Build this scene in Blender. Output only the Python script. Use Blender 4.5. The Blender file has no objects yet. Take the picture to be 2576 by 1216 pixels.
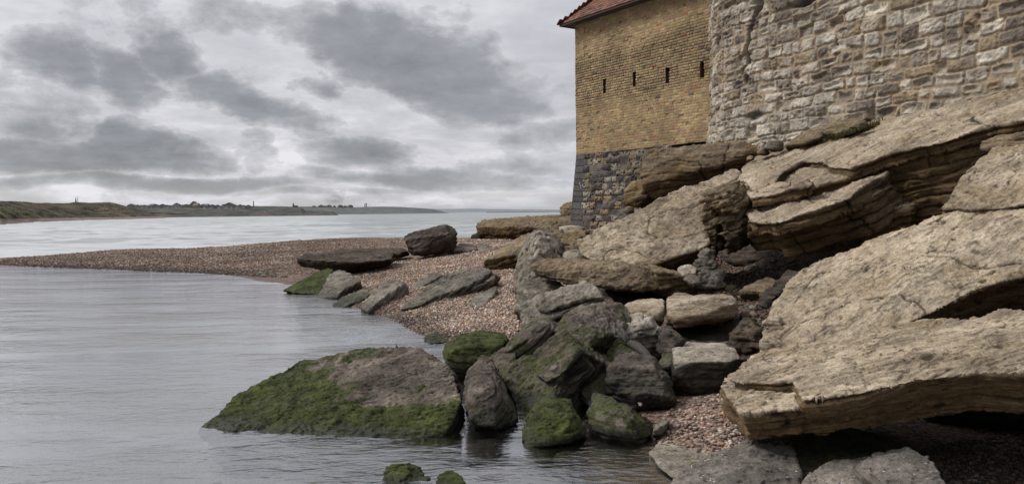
import bpy, bmesh, math, random
import numpy as np
from mathutils import Vector, Matrix

C = bpy.context.scene.collection
SC = bpy.context.scene
R = math.radians
random.seed(7)
RNG = np.random.RandomState(11)

# ------------------------------------------------------------------ camera
F_PX, CU, CV, H = 1946.0, 1288.0, 608.0, 2.0
_p = math.atan(75.6 / F_PX); _r = -0.0120
FW = np.array([0, math.cos(_p), -math.sin(_p)])
_R0 = np.array([1.0, 0, 0]); _U0 = np.array([0, math.sin(_p), math.cos(_p)])
RT = _R0 * math.cos(_r) + _U0 * math.sin(_r)
UP = _U0 * math.cos(_r) - _R0 * math.sin(_r)
CAM = np.array([0, 0, H])

def ray(u, v):
    d = FW + RT * ((u - CU) / F_PX) - UP * ((v - CV) / F_PX)
    return d / d[1]                      # scaled so that y = 1
def W(u, v, d):                          # sight line at distance y = d
    return CAM + ray(u, v) * d
def Gz(u, v, z):                         # sight line on a level plane
    r = ray(u, v); return CAM + r * ((z - H) / r[2])

cam = bpy.data.cameras.new('camera'); co = bpy.data.objects.new('camera', cam); C.objects.link(co)
cam.sensor_width = 36; cam.lens = 36 * F_PX / 2576; cam.clip_end = 60000; cam.clip_start = 0.05
M = Matrix.Identity(4)
for i in range(3):
    M[i][0] = RT[i]; M[i][1] = UP[i]; M[i][2] = -FW[i]; M[i][3] = CAM[i]
co.matrix_world = M
SC.camera = co
SC.view_settings.view_transform = 'Standard'; SC.view_settings.look = 'None'
SC.view_settings.exposure = 0
SC.render.engine = 'CYCLES'
SC.cycles.max_bounces = 6; SC.cycles.transparent_max_bounces = 6
SC.cycles.use_denoising = True
SC.cycles.volume_bounces = 0

# ------------------------------------------------------------------ noise
_PERM = RNG.permutation(256).astype(np.int32)
_G = RNG.normal(size=(256, 3)).astype(np.float32)
_G /= np.linalg.norm(_G, axis=1)[:, None]
def pn(p, seed=0):
    """gradient noise, about -1..1"""
    p = np.asarray(p, dtype=np.float32) + np.float32(seed * 17.13)
    i = np.floor(p).astype(np.int32); f = p - i
    w = f * f * f * (f * (f * 6 - 15) + 10)
    out = 0
    for dx in (0, 1):
        hx = _PERM[(i[:, 0] + dx) & 255]; wx = w[:, 0] if dx else 1 - w[:, 0]
        for dy in (0, 1):
            hy = _PERM[(hx + i[:, 1] + dy) & 255]; wy = w[:, 1] if dy else 1 - w[:, 1]
            for dz in (0, 1):
                g = _G[_PERM[(hy + i[:, 2] + dz) & 255]]
                wz = w[:, 2] if dz else 1 - w[:, 2]
                out = out + wx * wy * wz * (g[:, 0] * (f[:, 0] - dx) + g[:, 1] * (f[:, 1] - dy) + g[:, 2] * (f[:, 2] - dz))
    return out * 1.5
def fbm(p, o=4, seed=0, g=0.5, lac=2.03):
    a, s, t = 1.0, 0, 0.0
    p = np.asarray(p, dtype=np.float32)
    for k in range(o):
        s = s + a * pn(p, seed + k * 3); t += a; a *= g; p = p * lac
    return s / t * 1.4
def sstep(a, b, x):
    t = np.clip((x - a) / (b - a), 0, 1); return t * t * (3 - 2 * t)
def hash1(i, seed=0):
    i = np.asarray(i).astype(np.int64)
    return ((np.sin(i * 127.1 + seed * 311.7) * 43758.5453) % 1.0).astype(np.float32)

# ------------------------------------------------------------------ mesh helpers
def attr_f(me, name, a):
    at = me.attributes.new(name, 'FLOAT', 'POINT'); at.data.foreach_set('value', np.ascontiguousarray(a, dtype=np.float32))
def attr_v(me, name, a):
    at = me.attributes.new(name, 'FLOAT_VECTOR', 'POINT'); at.data.foreach_set('vector', np.ascontiguousarray(a, dtype=np.float32).ravel())
def attr_c(me, name, a):
    b = np.ones((len(a), 4), dtype=np.float32); b[:, :3] = a
    at = me.attributes.new(name, 'FLOAT_COLOR', 'POINT'); at.data.foreach_set('color', b.ravel())
def get_co(me):
    a = np.empty(len(me.vertices) * 3, dtype=np.float32); me.vertices.foreach_get('co', a); return a.reshape(-1, 3)
def set_co(me, a):
    me.vertices.foreach_set('co', np.ascontiguousarray(a, dtype=np.float32).ravel()); me.update()
def get_no(me):
    a = np.empty(len(me.vertices) * 3, dtype=np.float32); me.vertices.foreach_get('normal', a); return a.reshape(-1, 3)
def smooth(me, on=True):
    me.polygons.foreach_set('use_smooth', np.full(len(me.polygons), on)); me.update()
def obj(name, me, mat, parent=None, origin=None):
    if origin is not None:
        c = get_co(me); set_co(me, c - np.array(origin, dtype=np.float32))
    o = bpy.data.objects.new(name, me); C.objects.link(o)
    if mat is not None:
        me.materials.clear(); me.materials.append(mat)
    if parent is not None: o.parent = parent
    if origin is not None:
        o.location = [float(x) for x in origin] if parent is None else (Vector([float(x) for x in origin]) - parent.location)
    return o
def tag(o, label=None, cat=None, group=None, kind=None):
    if label: o['label'] = label
    if cat: o['category'] = cat
    if group: o['group'] = group
    if kind: o['kind'] = kind
    return o
def empty(name, loc, label, cat, group=None):
    o = bpy.data.objects.new(name, None); C.objects.link(o); o.location = [float(x) for x in loc]
    o.empty_display_size = 0.1
    return tag(o, label, cat, group)
def pydata(vs, fs):
    me = bpy.data.meshes.new('m'); me.from_pydata([tuple(map(float, v)) for v in vs], [], fs); me.update(); return me
def grid_mesh(P, keep=None):
    """P: rows x cols x 3"""
    r, c = P.shape[:2]
    idx = np.arange(r * c).reshape(r, c)
    q = np.stack([idx[:-1, :-1], idx[:-1, 1:], idx[1:, 1:], idx[1:, :-1]], -1).reshape(-1, 4)
    if keep is not None: q = q[keep.reshape(-1)]
    return fast_mesh(P.reshape(-1, 3), q)
def fast_mesh(V, Q):
    me = bpy.data.meshes.new('m')
    n = len(Q); k = Q.shape[1]
    me.vertices.add(len(V)); me.vertices.foreach_set('co', np.ascontiguousarray(V, dtype=np.float32).ravel())
    me.loops.add(n * k); me.loops.foreach_set('vertex_index', np.ascontiguousarray(Q, dtype=np.int32).ravel())
    me.polygons.add(n); me.polygons.foreach_set('loop_start', np.arange(0, n * k, k, dtype=np.int32))
    me.polygons.foreach_set('loop_total', np.full(n, k, dtype=np.int32))
    me.update(calc_edges=True); me.validate(); return me
def box_bm(bm, c, s, rot=None):
    m = Matrix.Translation(Vector(c))
    if rot is not None: m = m @ rot
    m = m @ Matrix.Diagonal((s[0], s[1], s[2], 1))
    bmesh.ops.create_cube(bm, size=1, matrix=m)
def bm_mesh(bm):
    bmesh.ops.recalc_face_normals(bm, faces=bm.faces)
    me = bpy.data.meshes.new('m'); bm.to_mesh(me); bm.free(); return me

# ------------------------------------------------------------------ node helper
class NT:
    def __init__(s, tree): s.t = tree; s.t.nodes.clear()
    def n(s, typ, **kw):
        nd = s.t.nodes.new(typ)
        for k, v in kw.items():
            if k == 'i':
                for a, b in v.items(): s.set(nd.inputs[a], b)
            else: setattr(nd, k, v)
        return nd
    def set(s, sock, b):
        if isinstance(b, bpy.types.NodeSocket): s.t.links.new(b, sock)
        elif isinstance(b, bpy.types.Node): s.t.links.new(b.outputs[0], sock)
        else:
            try: sock.default_value = b
            except Exception: sock.default_value = (*b, 1) if hasattr(b, '__len__') and len(b) == 3 else b
    def math(s, op, a, b=0.0, c=0.0, clamp=False):
        nd = s.n('ShaderNodeMath', operation=op, use_clamp=clamp); s.set(nd.inputs[0], a); s.set(nd.inputs[1], b); s.set(nd.inputs[2], c); return nd.outputs[0]
    def vmath(s, op, a, b=(0, 0, 0)):
        nd = s.n('ShaderNodeVectorMath', operation=op); s.set(nd.inputs[0], a); s.set(nd.inputs[1], b)
        return nd.outputs['Value'] if op in ('DOT_PRODUCT', 'LENGTH', 'DISTANCE') else nd.outputs[0]
    def noise(s, vec, scale, detail=4, rough=0.5, dist=0.0):
        nd = s.n('ShaderNodeTexNoise'); s.set(nd.inputs['Vector'], vec); nd.inputs['Scale'].default_value = scale
        nd.inputs['Detail'].default_value = detail; nd.inputs['Roughness'].default_value = rough; nd.inputs['Distortion'].default_value = dist
        return nd.outputs[0]
    def voro(s, vec, scale, out='Distance', feature='F1', rnd=1.0):
        nd = s.n('ShaderNodeTexVoronoi', feature=feature); s.set(nd.inputs['Vector'], vec); nd.inputs['Scale'].default_value = scale
        nd.inputs['Randomness'].default_value = rnd
        return nd.outputs[out]
    def ramp(s, fac, stops, interp='LINEAR'):
        nd = s.n('ShaderNodeValToRGB'); s.set(nd.inputs[0], fac); cr = nd.color_ramp; cr.interpolation = interp
        while len(cr.elements) < len(stops): cr.elements.new(0.5)
        for e, (p, c) in zip(cr.elements, stops):
            e.position = p; e.color = (*c, 1) if hasattr(c, '__len__') else (c, c, c, 1)
        return nd.outputs[0]
    def mix(s, fac, a, b, mode='MIX'):
        nd = s.n('ShaderNodeMix', data_type='RGBA', blend_type=mode); s.set(nd.inputs[0], fac); s.set(nd.inputs[6], a); s.set(nd.inputs[7], b); return nd.outputs[2]
    def attr(s, name, out='Fac'):
        return s.n('ShaderNodeAttribute', attribute_name=name).outputs[out]
    def maprange(s, x, a, b, c=0.0, d=1.0):
        nd = s.n('ShaderNodeMapRange'); s.set(nd.inputs[0], x)
        for i, v in enumerate((a, b, c, d)): s.set(nd.inputs[i + 1], v)
        return nd.outputs[0]
    def bump(s, h, strength, dist, normal=None):
        nd = s.n('ShaderNodeBump'); s.set(nd.inputs['Height'], h); nd.inputs['Strength'].default_value = strength; nd.inputs['Distance'].default_value = dist
        if normal is not None: s.set(nd.inputs['Normal'], normal)
        return nd.outputs[0]
def mat(name):
    m = bpy.data.materials.new(name); m.use_nodes = True; return m, NT(m.node_tree)
def finish(nt, col, rough=0.9, normal=None, spec=0.3):
    b = nt.n('ShaderNodeBsdfPrincipled'); nt.set(b.inputs['Base Color'], col); nt.set(b.inputs['Roughness'], rough)
    b.inputs['Specular IOR Level'].default_value = spec
    if normal is not None: nt.set(b.inputs['Normal'], normal)
    o = nt.n('ShaderNodeOutputMaterial'); nt.t.links.new(b.outputs[0], o.inputs[0]); return b

def rock_material(name, light, midc, dark, cavc, yellow=(0.26, 0.17, 0.055), yel=0.25, strat=5.0, bump=1.0, fleck=0.0, shade_stainc=(0.40, 0.325, 0.225)):
    m, t = mat(name)
    v = t.attr('bed', 'Vector')
    vs = t.vmath('MULTIPLY', v, (1, 1, strat))
    n1 = t.noise(v, 0.9, 4, 0.6); n2 = t.noise(vs, 3.2, 7, 0.66, 0.4); n3 = t.noise(v, 26, 5, 0.7)
    big = t.math('ADD', t.math('MULTIPLY', n1, 0.55), t.math('MULTIPLY', n2, 0.45))
    col = t.ramp(big, [(0.36, dark), (0.47, midc), (0.6, light)])
    n0 = t.noise(v, 0.5, 3, 0.55)
    col = t.mix(t.maprange(n0, 0.42, 0.62, 0.0, 0.55), col, t.mix(1.0, col, (0.92, 0.93, 1.0), 'MULTIPLY'))
    col = t.mix(1.0, col, t.ramp(t.noise(vs, 0.8, 4, 0.6), [(0.35, 0.74), (0.5, 1.0), (0.65, 1.16)]), 'MULTIPLY')
    n4 = t.noise(v, 1.7, 5, 0.62, 0.3)
    col = t.mix(t.math('MULTIPLY', t.maprange(n4, 0.5, 0.66), yel), col, yellow)
    n5 = t.noise(vs, 8, 6, 0.75)
    col = t.mix(1.0, col, t.ramp(n5, [(0.3, 0.55), (0.5, 0.98), (0.7, 1.3)]), 'MULTIPLY')
    col = t.mix(1.0, col, t.ramp(n3, [(0.32, 0.72), (0.5, 1.0), (0.68, 1.2)]), 'MULTIPLY')
    n6 = t.noise(vs, 62, 3, 0.7)
    col = t.mix(1.0, col, t.ramp(n6, [(0.34, 0.62), (0.5, 1.0), (0.66, 1.28)]), 'MULTIPLY')
    if fleck > 0:
        f = t.math('MULTIPLY', t.maprange(t.noise(v, 30, 2, 0.5), 0.69, 0.71), t.maprange(t.noise(v, 2.5, 2, 0.5), 0.45, 0.55))
        col = t.mix(t.math('MULTIPLY', f, fleck), col, (0.6, 0.6, 0.58))
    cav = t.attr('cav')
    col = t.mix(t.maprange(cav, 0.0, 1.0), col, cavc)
    # small dark pits
    vo = t.voro(vs, 14, 'Distance'); pit = t.math('MULTIPLY', t.maprange(vo, 0.16, 0.05), t.maprange(t.noise(v, 2.1, 2, 0.5), 0.47, 0.6))
    col = t.mix(t.math('MULTIPLY', pit, 0.55), col, cavc)
    # moss and wet
    mo = t.attr('moss'); mn = t.noise(v, 9, 6, 0.72)
    mf = t.maprange(t.math('ADD', mo, t.math('MULTIPLY', t.math('SUBTRACT', mn, 0.5), 2.4)), 0.34, 0.85)
    mcol = t.ramp(t.math('ADD', t.math('MULTIPLY', t.noise(v, 4, 4, 0.65), 0.5), t.math('MULTIPLY', t.noise(v, 45, 3, 0.7), 0.5)), [(0.36, (0.014, 0.017, 0.008)), (0.46, (0.032, 0.040, 0.012)), (0.56, (0.062, 0.074, 0.021)), (0.68, (0.108, 0.118, 0.036))])
    col = t.mix(mf, col, mcol)
    shade_stn = t.maprange(t.math('ADD', t.attr('shade_stain'), t.math('MULTIPLY', t.math('SUBTRACT', n4, 0.5), 0.5)), 0.05, 0.9)
    col = t.mix(shade_stn, col, t.mix(1.0, col, shade_stainc, 'MULTIPLY'))  # shade of down and right faces put into the colour, with side stain
    wet = t.attr('wet')
    col = t.mix(t.math('MULTIPLY', wet, 0.72), col, t.mix(1.0, col, (0.28, 0.27, 0.25), 'MULTIPLY'))
    zz_ = t.n('ShaderNodeSeparateXYZ', i={0: t.n('ShaderNodeNewGeometry').outputs['Position']}).outputs[2]
    col = t.mix(t.maprange(zz_, -0.01, -0.22, 0.0, 0.95), col, (0.40, 0.41, 0.41))   # haze of silty water put into the colour of the sunken foot
    h = t.math('ADD', t.math('MULTIPLY', n2, 0.8), t.math('ADD', t.math('MULTIPLY', n5, 0.5), t.math('ADD', t.math('MULTIPLY', n3, 0.22), t.math('MULTIPLY', pit, -0.3))))
    nm = t.bump(h, 0.9, 0.045 * bump)
    rough = t.maprange(wet, 0, 1, 0.93, 0.5)
    finish(t, col, rough, nm, 0.25)
    return m

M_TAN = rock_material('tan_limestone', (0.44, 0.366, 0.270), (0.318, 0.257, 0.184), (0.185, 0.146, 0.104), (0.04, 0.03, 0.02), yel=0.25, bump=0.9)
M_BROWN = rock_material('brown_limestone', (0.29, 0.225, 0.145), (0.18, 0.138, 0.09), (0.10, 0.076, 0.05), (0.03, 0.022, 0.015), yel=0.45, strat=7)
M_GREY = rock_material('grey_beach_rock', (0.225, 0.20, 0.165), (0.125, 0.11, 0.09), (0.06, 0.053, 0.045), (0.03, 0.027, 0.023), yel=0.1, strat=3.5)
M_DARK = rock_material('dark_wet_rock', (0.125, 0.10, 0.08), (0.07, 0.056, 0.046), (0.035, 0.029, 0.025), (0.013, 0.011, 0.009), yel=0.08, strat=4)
M_MOSSY = rock_material('mossy_rock', (0.20, 0.168, 0.138), (0.088, 0.074, 0.06), (0.04, 0.034, 0.028), (0.016, 0.014, 0.011), yel=0.12, strat=3.5, bump=0.9, shade_stainc=(0.22, 0.21, 0.17))
M_PALE = rock_material('pale_pitted_rock', (0.44, 0.395, 0.325), (0.30, 0.262, 0.21), (0.17, 0.148, 0.12), (0.05, 0.043, 0.035), yel=0.15, strat=2.0, shade_stainc=(0.17, 0.165, 0.13))
M_LIGHT = rock_material('light_grey_rock', (0.30, 0.268, 0.22), (0.185, 0.163, 0.132), (0.088, 0.077, 0.063), (0.03, 0.027, 0.023), yel=0.1, strat=3.5, shade_stainc=(0.3, 0.28, 0.22))
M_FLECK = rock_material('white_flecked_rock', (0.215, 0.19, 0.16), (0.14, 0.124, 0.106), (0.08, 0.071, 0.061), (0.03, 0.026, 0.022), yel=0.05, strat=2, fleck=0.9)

# ------------------------------------------------------------------ rocks
class Plane:
    def __init__(s, u, v, d, a, b):
        s.p = W(u, v, d); s.a = a; s.b = b
        n = np.array([-a, -b, 1.0]); s.n = n / np.linalg.norm(n)
    def hit(s, u, v, off=0.0):
        r = ray(u, v); p0 = s.p + s.n * off
        t = np.dot(p0 - CAM, s.n) / np.dot(r, s.n)
        return CAM + r * t

def add_prism(bm, pts, vec):
    a = [bm.verts.new(Vector([float(x) for x in p])) for p in pts]
    b = [bm.verts.new(Vector([float(x) for x in (np.array(p) + np.array(vec))])) for p in pts]
    n = len(a)
    fs = [bm.faces.new(a), bm.faces.new(b[::-1])]
    for i in range(n): fs.append(bm.faces.new((a[i], b[i], b[(i + 1) % n], a[(i + 1) % n])))
    bmesh.ops.triangulate(bm, faces=fs[:2])
def chipped(pts, rs, ncut, fmax, flat=False):
    b = bmesh.new()
    for p in pts: b.verts.new(Vector([float(x) for x in p]))
    bmesh.ops.convex_hull(b, input=b.verts[:])
    for v in [v for v in b.verts if not v.link_faces]: b.verts.remove(v)
    for k_ in range(ncut):
        d = Vector([float(x) for x in rs.normal(size=3)]).normalized(); fm = fmax
        if k_ % 3 != 2 and not flat: d = Vector((d.x * 1.1, -abs(d.y) - 0.55, d.z * 0.9 + 0.15)).normalized(); fm = fmax * 2.6
        pr = [v.co.dot(d) for v in b.verts]
        hi, lo = max(pr), min(pr); off = hi - (hi - lo) * rs.uniform(0.015, fm)
        bmesh.ops.bisect_plane(b, geom=b.verts[:] + b.edges[:] + b.faces[:], plane_co=d * off, plane_no=d, clear_outer=True)
        out = [v.co.copy() for v in b.verts]; b.free(); b = bmesh.new()
        for c in out: b.verts.new(c)
        bmesh.ops.convex_hull(b, input=b.verts[:])
        for v in [v for v in b.verts if not v.link_faces]: b.verts.remove(v)
    out = [np.array(v.co[:]) for v in b.verts]; b.free(); return out
def add_hull(bm, pts):
    vs = [bm.verts.new(Vector([float(x) for x in p])) for p in pts]
    r = bmesh.ops.convex_hull(bm, input=vs)
    dead = [g for g in r['geom_interior'] if isinstance(g, bmesh.types.BMVert)]
    if dead: bmesh.ops.delete(bm, geom=dead, context='VERTS')

NROCK = [0]
def rock(name, label, cat, material, pieces, nb=(0, 0, 1), px=2.0, rnd=3, lump=0.05, ledge=0.02, layer=0.09, flake=0.012,
         rough=0.006, pits=0.0, moss=0.0, mossz=0.35, bare=None, wetz=0.12, group=None, fl_n=5, cut=None, cell=None, chips=14, cfrac=0.045, facet=0.0, seed=None, crack=0.0, parent=None, sidedark=0.15):
    rough *= 1.5; ledge *= 1.4; flake *= 1.35; moss *= 0.80; lump *= 0.42
    NROCK[0] += 1
    sd = seed if seed is not None else NROCK[0] * 5
    bm = bmesh.new(); ds = []
    for pc in pieces:
        if pc[0] == 'P':
            _, pl, off, poly, th = pc[:5]
            sh_ = np.array(pc[5]) if len(pc) > 5 else np.zeros(3)
            pts = [pl.hit(u, v, off) for u, v in poly]; add_prism(bm, pts, -pl.n * th + sh_)
        elif pc[0] == 'E':
            _, poly, vec = pc
            pts = [W(*q) for q in poly]; add_prism(bm, pts, vec)
        else:
            _, poly, back = pc[:3]
            pts = [W(*q) for q in poly]
            ins = pc[3] if len(pc) > 3 else 0.9
            cen = np.mean(pts, axis=0)
            pts2 = [cen + (p - cen) * ins + np.array(back) for p in pts]
            hp = pts + pts2
            if chips > 0: hp = chipped(hp, np.random.RandomState(sd + 77), chips if back[2] > -0.22 else min(chips, 6), cfrac if back[2] > -0.22 else 0.03, flat=back[2] <= -0.22)
            add_hull(bm, hp)
        ds += [p[1] for p in pts]
    bmesh.ops.recalc_face_normals(bm, faces=bm.faces)
    me0 = bpy.data.meshes.new('h'); bm.to_mesh(me0); bm.free()
    dm = float(np.percentile(ds, 25))
    px *= 0.78; rnd = int(rnd * 0.6)
    vox = max(0.0075, dm / 774.0 * px)
    o = bpy.data.objects.new('tmp', me0); C.objects.link(o)
    md = o.modifiers.new('r', 'REMESH'); md.mode = 'VOXEL'; md.voxel_size = vox
    dg = bpy.context.evaluated_depsgraph_get()
    me = bpy.data.meshes.new_from_object(o.evaluated_get(dg))
    bpy.data.objects.remove(o); bpy.data.meshes.remove(me0)
    p = get_co(me).astype(np.float64)
    # rounding
    ne = len(me.edges); e = np.empty(ne * 2, dtype=np.int32); me.edges.foreach_get('vertices', e); e = e.reshape(-1, 2)
    nv = len(p); deg = np.bincount(e.ravel(), minlength=nv)[:, None].clip(1)
    def lap(x, k=1, f=0.6):
        for _ in range(k):
            s = np.stack([np.bincount(e[:, 0], x[e[:, 1], c], nv) + np.bincount(e[:, 1], x[e[:, 0], c], nv) for c in range(x.shape[1])], 1)
            x = x + (s / deg - x) * f
        return x
    p = lap(p, 1 + int(rnd * 0.5)); set_co(me, p)
    nb = np.array(nb, dtype=float); nb /= np.linalg.norm(nb)
    ax = np.cross([0, 1, 0.01], nb); ax /= np.linalg.norm(ax); ay = np.cross(nb, ax)
    B = np.stack([ax, ay, nb], 1)
    size = float(np.ptp(p, axis=0).max())
    n = get_no(me)
    # big lumps, facets
    d0 = lump * fbm(p * (1.1 / max(0.25, min(size, 2.2) * 0.45)), 4, sd, 0.5)
    ang = np.abs(fbm(p * (2.6 / max(0.4, min(size, 1.6))), 3, sd + 40, 0.55)); d0 += lump * 1.1 * (0.25 - ang) + (facet + 0.008) * (0.3 - np.abs(fbm(p * 4.5, 2, sd + 44)))
    p = p + n * d0[:, None]
    tan_ = material in (M_TAN,)
    kc = cut if cut is not None else 0.05
    cs_ = cell if cell is not None else max(0.10, min(0.5, size * 0.20)) * (1.3 if tan_ else 1.0)
    lo_ = p.min(0) - 0.05; hi_ = p.max(0) + 0.05
    rs = np.random.RandomState(sd + 900)
    qq = p @ B; lo_ = qq.min(0); hi_ = qq.max(0)
    for (cz, kk) in ((cs_ * 0.42, kc),):
        N_ = int(np.clip(np.prod((hi_ - lo_) / np.array([cz, cz, cz * 0.6])) , 14, 420)); cz_ = np.array([1, 1, 1.6])
        sds = rs.uniform(size=(N_, 3)) * (hi_ - lo_) + lo_; gs_ = rs.normal(size=(N_, 3)); gs_ /= np.linalg.norm(gs_, axis=1)[:, None]
        wob_ = np.stack([pn(p * (1.6 / cz), sd + 81), pn(p * (1.6 / cz), sd + 82), pn(p * (1.6 / cz), sd + 83)], 1) * cz * 0.16
        qw = ((qq + wob_) * cz_).astype(np.float32); sw_ = (sds * cz_).astype(np.float32); near = np.empty(nv, int)
        for a0 in range(0, nv, 20000):
            b0 = qw[a0:a0 + 20000]; near[a0:a0 + 20000] = np.argmin((sw_ ** 2).sum(1)[None] - 2 * b0 @ sw_.T, axis=1)
        fd = ((qq - sds[near]) * gs_[near]).sum(1) * kk + (rs.uniform(size=N_)[near] - 0.6) * cz * kk * 0.35
        p = p + n * np.clip(fd, -cz * 0.25, cz * 0.14)[:, None]
    p = lap(p, 1, 0.5)
    set_co(me, p); n = get_no(me); nbig = lap(n.astype(float), 4)
    q = p @ B
    nn = np.abs(n @ nb); top = sstep(0.45, 0.85, nn); side = 1 - top
    # bedding ledges on the sides
    warp = 0.6 * pn(q * np.array([0.9, 0.9, 1.2]), sd + 1) + 0.18 * pn(q * np.array([4., 4., 2.]), sd + 2)
    s = q[:, 2] / layer + warp
    k = np.floor(s); fr = s - k
    patch = pn(np.stack([q[:, 0] * 2.2, q[:, 1] * 2.2, k * 3.7], 1), sd + 3)
    lay = (hash1(k, sd) - 0.5) * 1.3 + patch * 1.3
    seam = np.exp(-((np.minimum(fr, 1 - fr)) / 0.10) ** 2)
    s2 = q[:, 2] / (layer * 0.3) + warp * 2.5; fr2 = s2 - np.floor(s2)
    seam2 = np.exp(-((np.minimum(fr2, 1 - fr2)) / 0.2) ** 2) * sstep(-0.2, 0.5, pn(q * 1.6, sd + 9))
    d = side * ledge * (lay - 1.0 * seam * (0.5 + 0.5 * hash1(k, sd + 5)) - 0.35 * seam2)
    cav = side * (0.6 * seam * sstep(-0.3, 0.5, patch + 0.2) + 0.25 * seam2)
    # flaky terraces on the bedding surfaces
    q2 = q * np.array([0.95, 2.1, 3.0])
    f = fbm(q2, 5, sd + 11, 0.55) * fl_n + 0.5 * pn(q * 14, sd + 12)
    kf = np.floor(f); ff = f - kf
    terr = kf + sstep(0.0, 0.08, ff)
    d += top * flake * (terr - f * 0.55)
    edge = 1.3 * np.exp(-(ff / 0.08) ** 2) * sstep(-0.25, 0.35, pn(q * 3.1, sd + 13))
    cav = cav + top * 0.6 * edge
    # general roughness
    r1 = fbm(q * np.array([7, 7, 12.]), 3, sd + 21, 0.6)
    r2 = 1 - np.abs(fbm(q * np.array([5, 5, 8.]), 3, sd + 25)) * 2
    d += rough * (r1 * 1.5 + r2 * 0.8)
    cav = cav + 0.35 * sstep(0.25, 0.8, -r1)
    if pits > 0:
        pt = sstep(0.25, 0.6, pn(q * np.array([11, 11, 13.]), sd + 31)) * sstep(-0.3, 0.3, pn(q * 2.5, sd + 32))
        d -= pits * pt; cav = cav + 0.8 * pt
    if crack > 0:
        c1 = np.abs(pn(q * np.array([0.9, 0.9, 0.5]), sd + 35) + 0.06 * pn(q * 6, sd + 36))
        ck = np.exp(-(c1 / 0.012) ** 2); d -= crack * ck; cav = cav + ck
    p = p + n * d[:, None]; set_co(me, p)
    n = get_no(me)
    q = p @ B
    z = p[:, 2]
    if moss > 0:
        nz = fbm(p * 1.8, 3, sd + 50)
        mo = moss * (1 - sstep(mossz * 0.5, mossz * 1.5, z + nz * 0.15)) * (0.55 + 0.45 * sstep(-0.4, 0.5, n[:, 2])) + 0.25 * nz * moss
        if bare is not None:
            for (bu, bv, bd, br) in bare:
                mo = mo * sstep(0.35, 1.35, np.linalg.norm(p - W(bu, bv, bd), axis=1) / br + 0.9 * nz + 0.35 * pn(p * 6, sd + 52))
        mo = np.clip(mo, 0, 1)
    else: mo = np.zeros(nv)
    wet = 1 - sstep(wetz * 0.6, wetz * 1.6, z + 0.04 * pn(p * 5, sd + 60)) if wetz > 0 else np.zeros(nv)
    attr_v(me, 'bed', q + sd * 1.7); attr_f(me, 'cav', np.clip(cav, 0, 1)); attr_f(me, 'moss', mo); attr_f(me, 'wet', np.clip(wet, 0, 1)); attr_f(me, 'shade_stain', np.clip(0.95 * sstep(0.0, -0.6, nbig[:, 2] + 0.15 * pn(p * 2.5, sd + 70)) + sidedark * side + (0.9 * sstep(0.25, 0.8, nbig @ np.array([0.78, -0.1, -0.6]) + 0.12 * pn(p * 3, sd + 71)) if (moss > 0 or material == M_DARK) else 0), 0, 1))  # down-facing and right-facing faces darkened as painted shade, bedding sides as stain
    smooth(me)
    lo = p.min(0); hi = p.max(0)
    o = obj(name, me, material, parent, ((lo[0] + hi[0]) / 2, (lo[1] + hi[1]) / 2, lo[2]))
    if parent is None: tag(o, label, cat, group)
    elif label: tag(o, label)
    return o

# ---- the three great slabs on the right
PL1 = Plane(1888, 501, 12.9, 0.443, 0.1166)
rock('rock_slab', 'huge tilted tan slab in layers, jutting out just below the old stone wall', 'rock slab', M_TAN, [
    ('P', PL1, 0.0, [(1853, 454), (1868, 424), (1904, 396), (1960, 380), (2008, 366), (2067, 338), (2144, 322), (2222, 300), (2400, 262), (2680, 200), (2700, 290), (2576, 303), (2474, 322), (2358, 361), (2222, 392), (2140, 424), (2086, 421), (2070, 408), (2020, 406), (1970, 431), (1950, 462), (2000, 462), (2025, 455), (2040, 462), (1960, 482), (1888, 501)], 0.16),
    ('P', PL1, -0.02, [(2105, 400), (2140, 424), (2222, 393), (2358, 362), (2474, 323), (2576, 304), (2700, 291), (2680, 205), (2400, 264), (2222, 305), (2144, 330), (2100, 352)], 1.28, (-0.02, 0.0, 0)),
    ('P', PL1, -0.14, [(1878, 460), (1990, 400), (2180, 370), (2231, 411), (2150, 440), (2040, 478), (2020, 470), (1980, 480), (1895, 512)], 0.14),
    ('P', PL1, -0.27, [(1868, 520), (1900, 440), (2100, 395), (2238, 432), (2140, 496), (2047, 532), (1946, 563), (1890, 560)], 0.2),
    ('P', PL1, -0.45, [(1900, 540), (1930, 450), (2150, 430), (2250, 462), (2180, 507), (2060, 542), (1960, 575)], 0.5, (0.0, 0.05, 0)),
    ('H', [(1880, 560, 12.9), (1885, 610, 13.1), (1915, 626, 13.2), (1960, 612, 12.9), (2010, 618, 12.8), (2067, 635, 12.6), (2124, 620, 12.4), (2130, 545, 12.0), (1950, 550, 12.6)], (0.5, 1.6, 0.2)),
    ('H', [(2133, 545, 12.1), (2137, 572, 12.1), (2165, 606, 12.3), (2230, 600, 12.0), (2298, 574, 11.7), (2296, 515, 11.6), (2210, 530, 11.9)], (0.6, 1.5, 0.2)),
    ('H', [(2303, 515, 11.75), (2308, 566, 11.9), (2380, 545, 11.6), (2470, 490, 11.2), (2455, 450, 11.2), (2345, 490, 11.6)], (0.6, 1.4, 0.2)),
], nb=PL1.n, px=2.0, rnd=1, chips=4, cfrac=0.015, lump=0.04, ledge=0.05, layer=0.15, sidedark=0.7, flake=0.017, rough=0.007, wetz=0, crack=0.02, fl_n=7)
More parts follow.
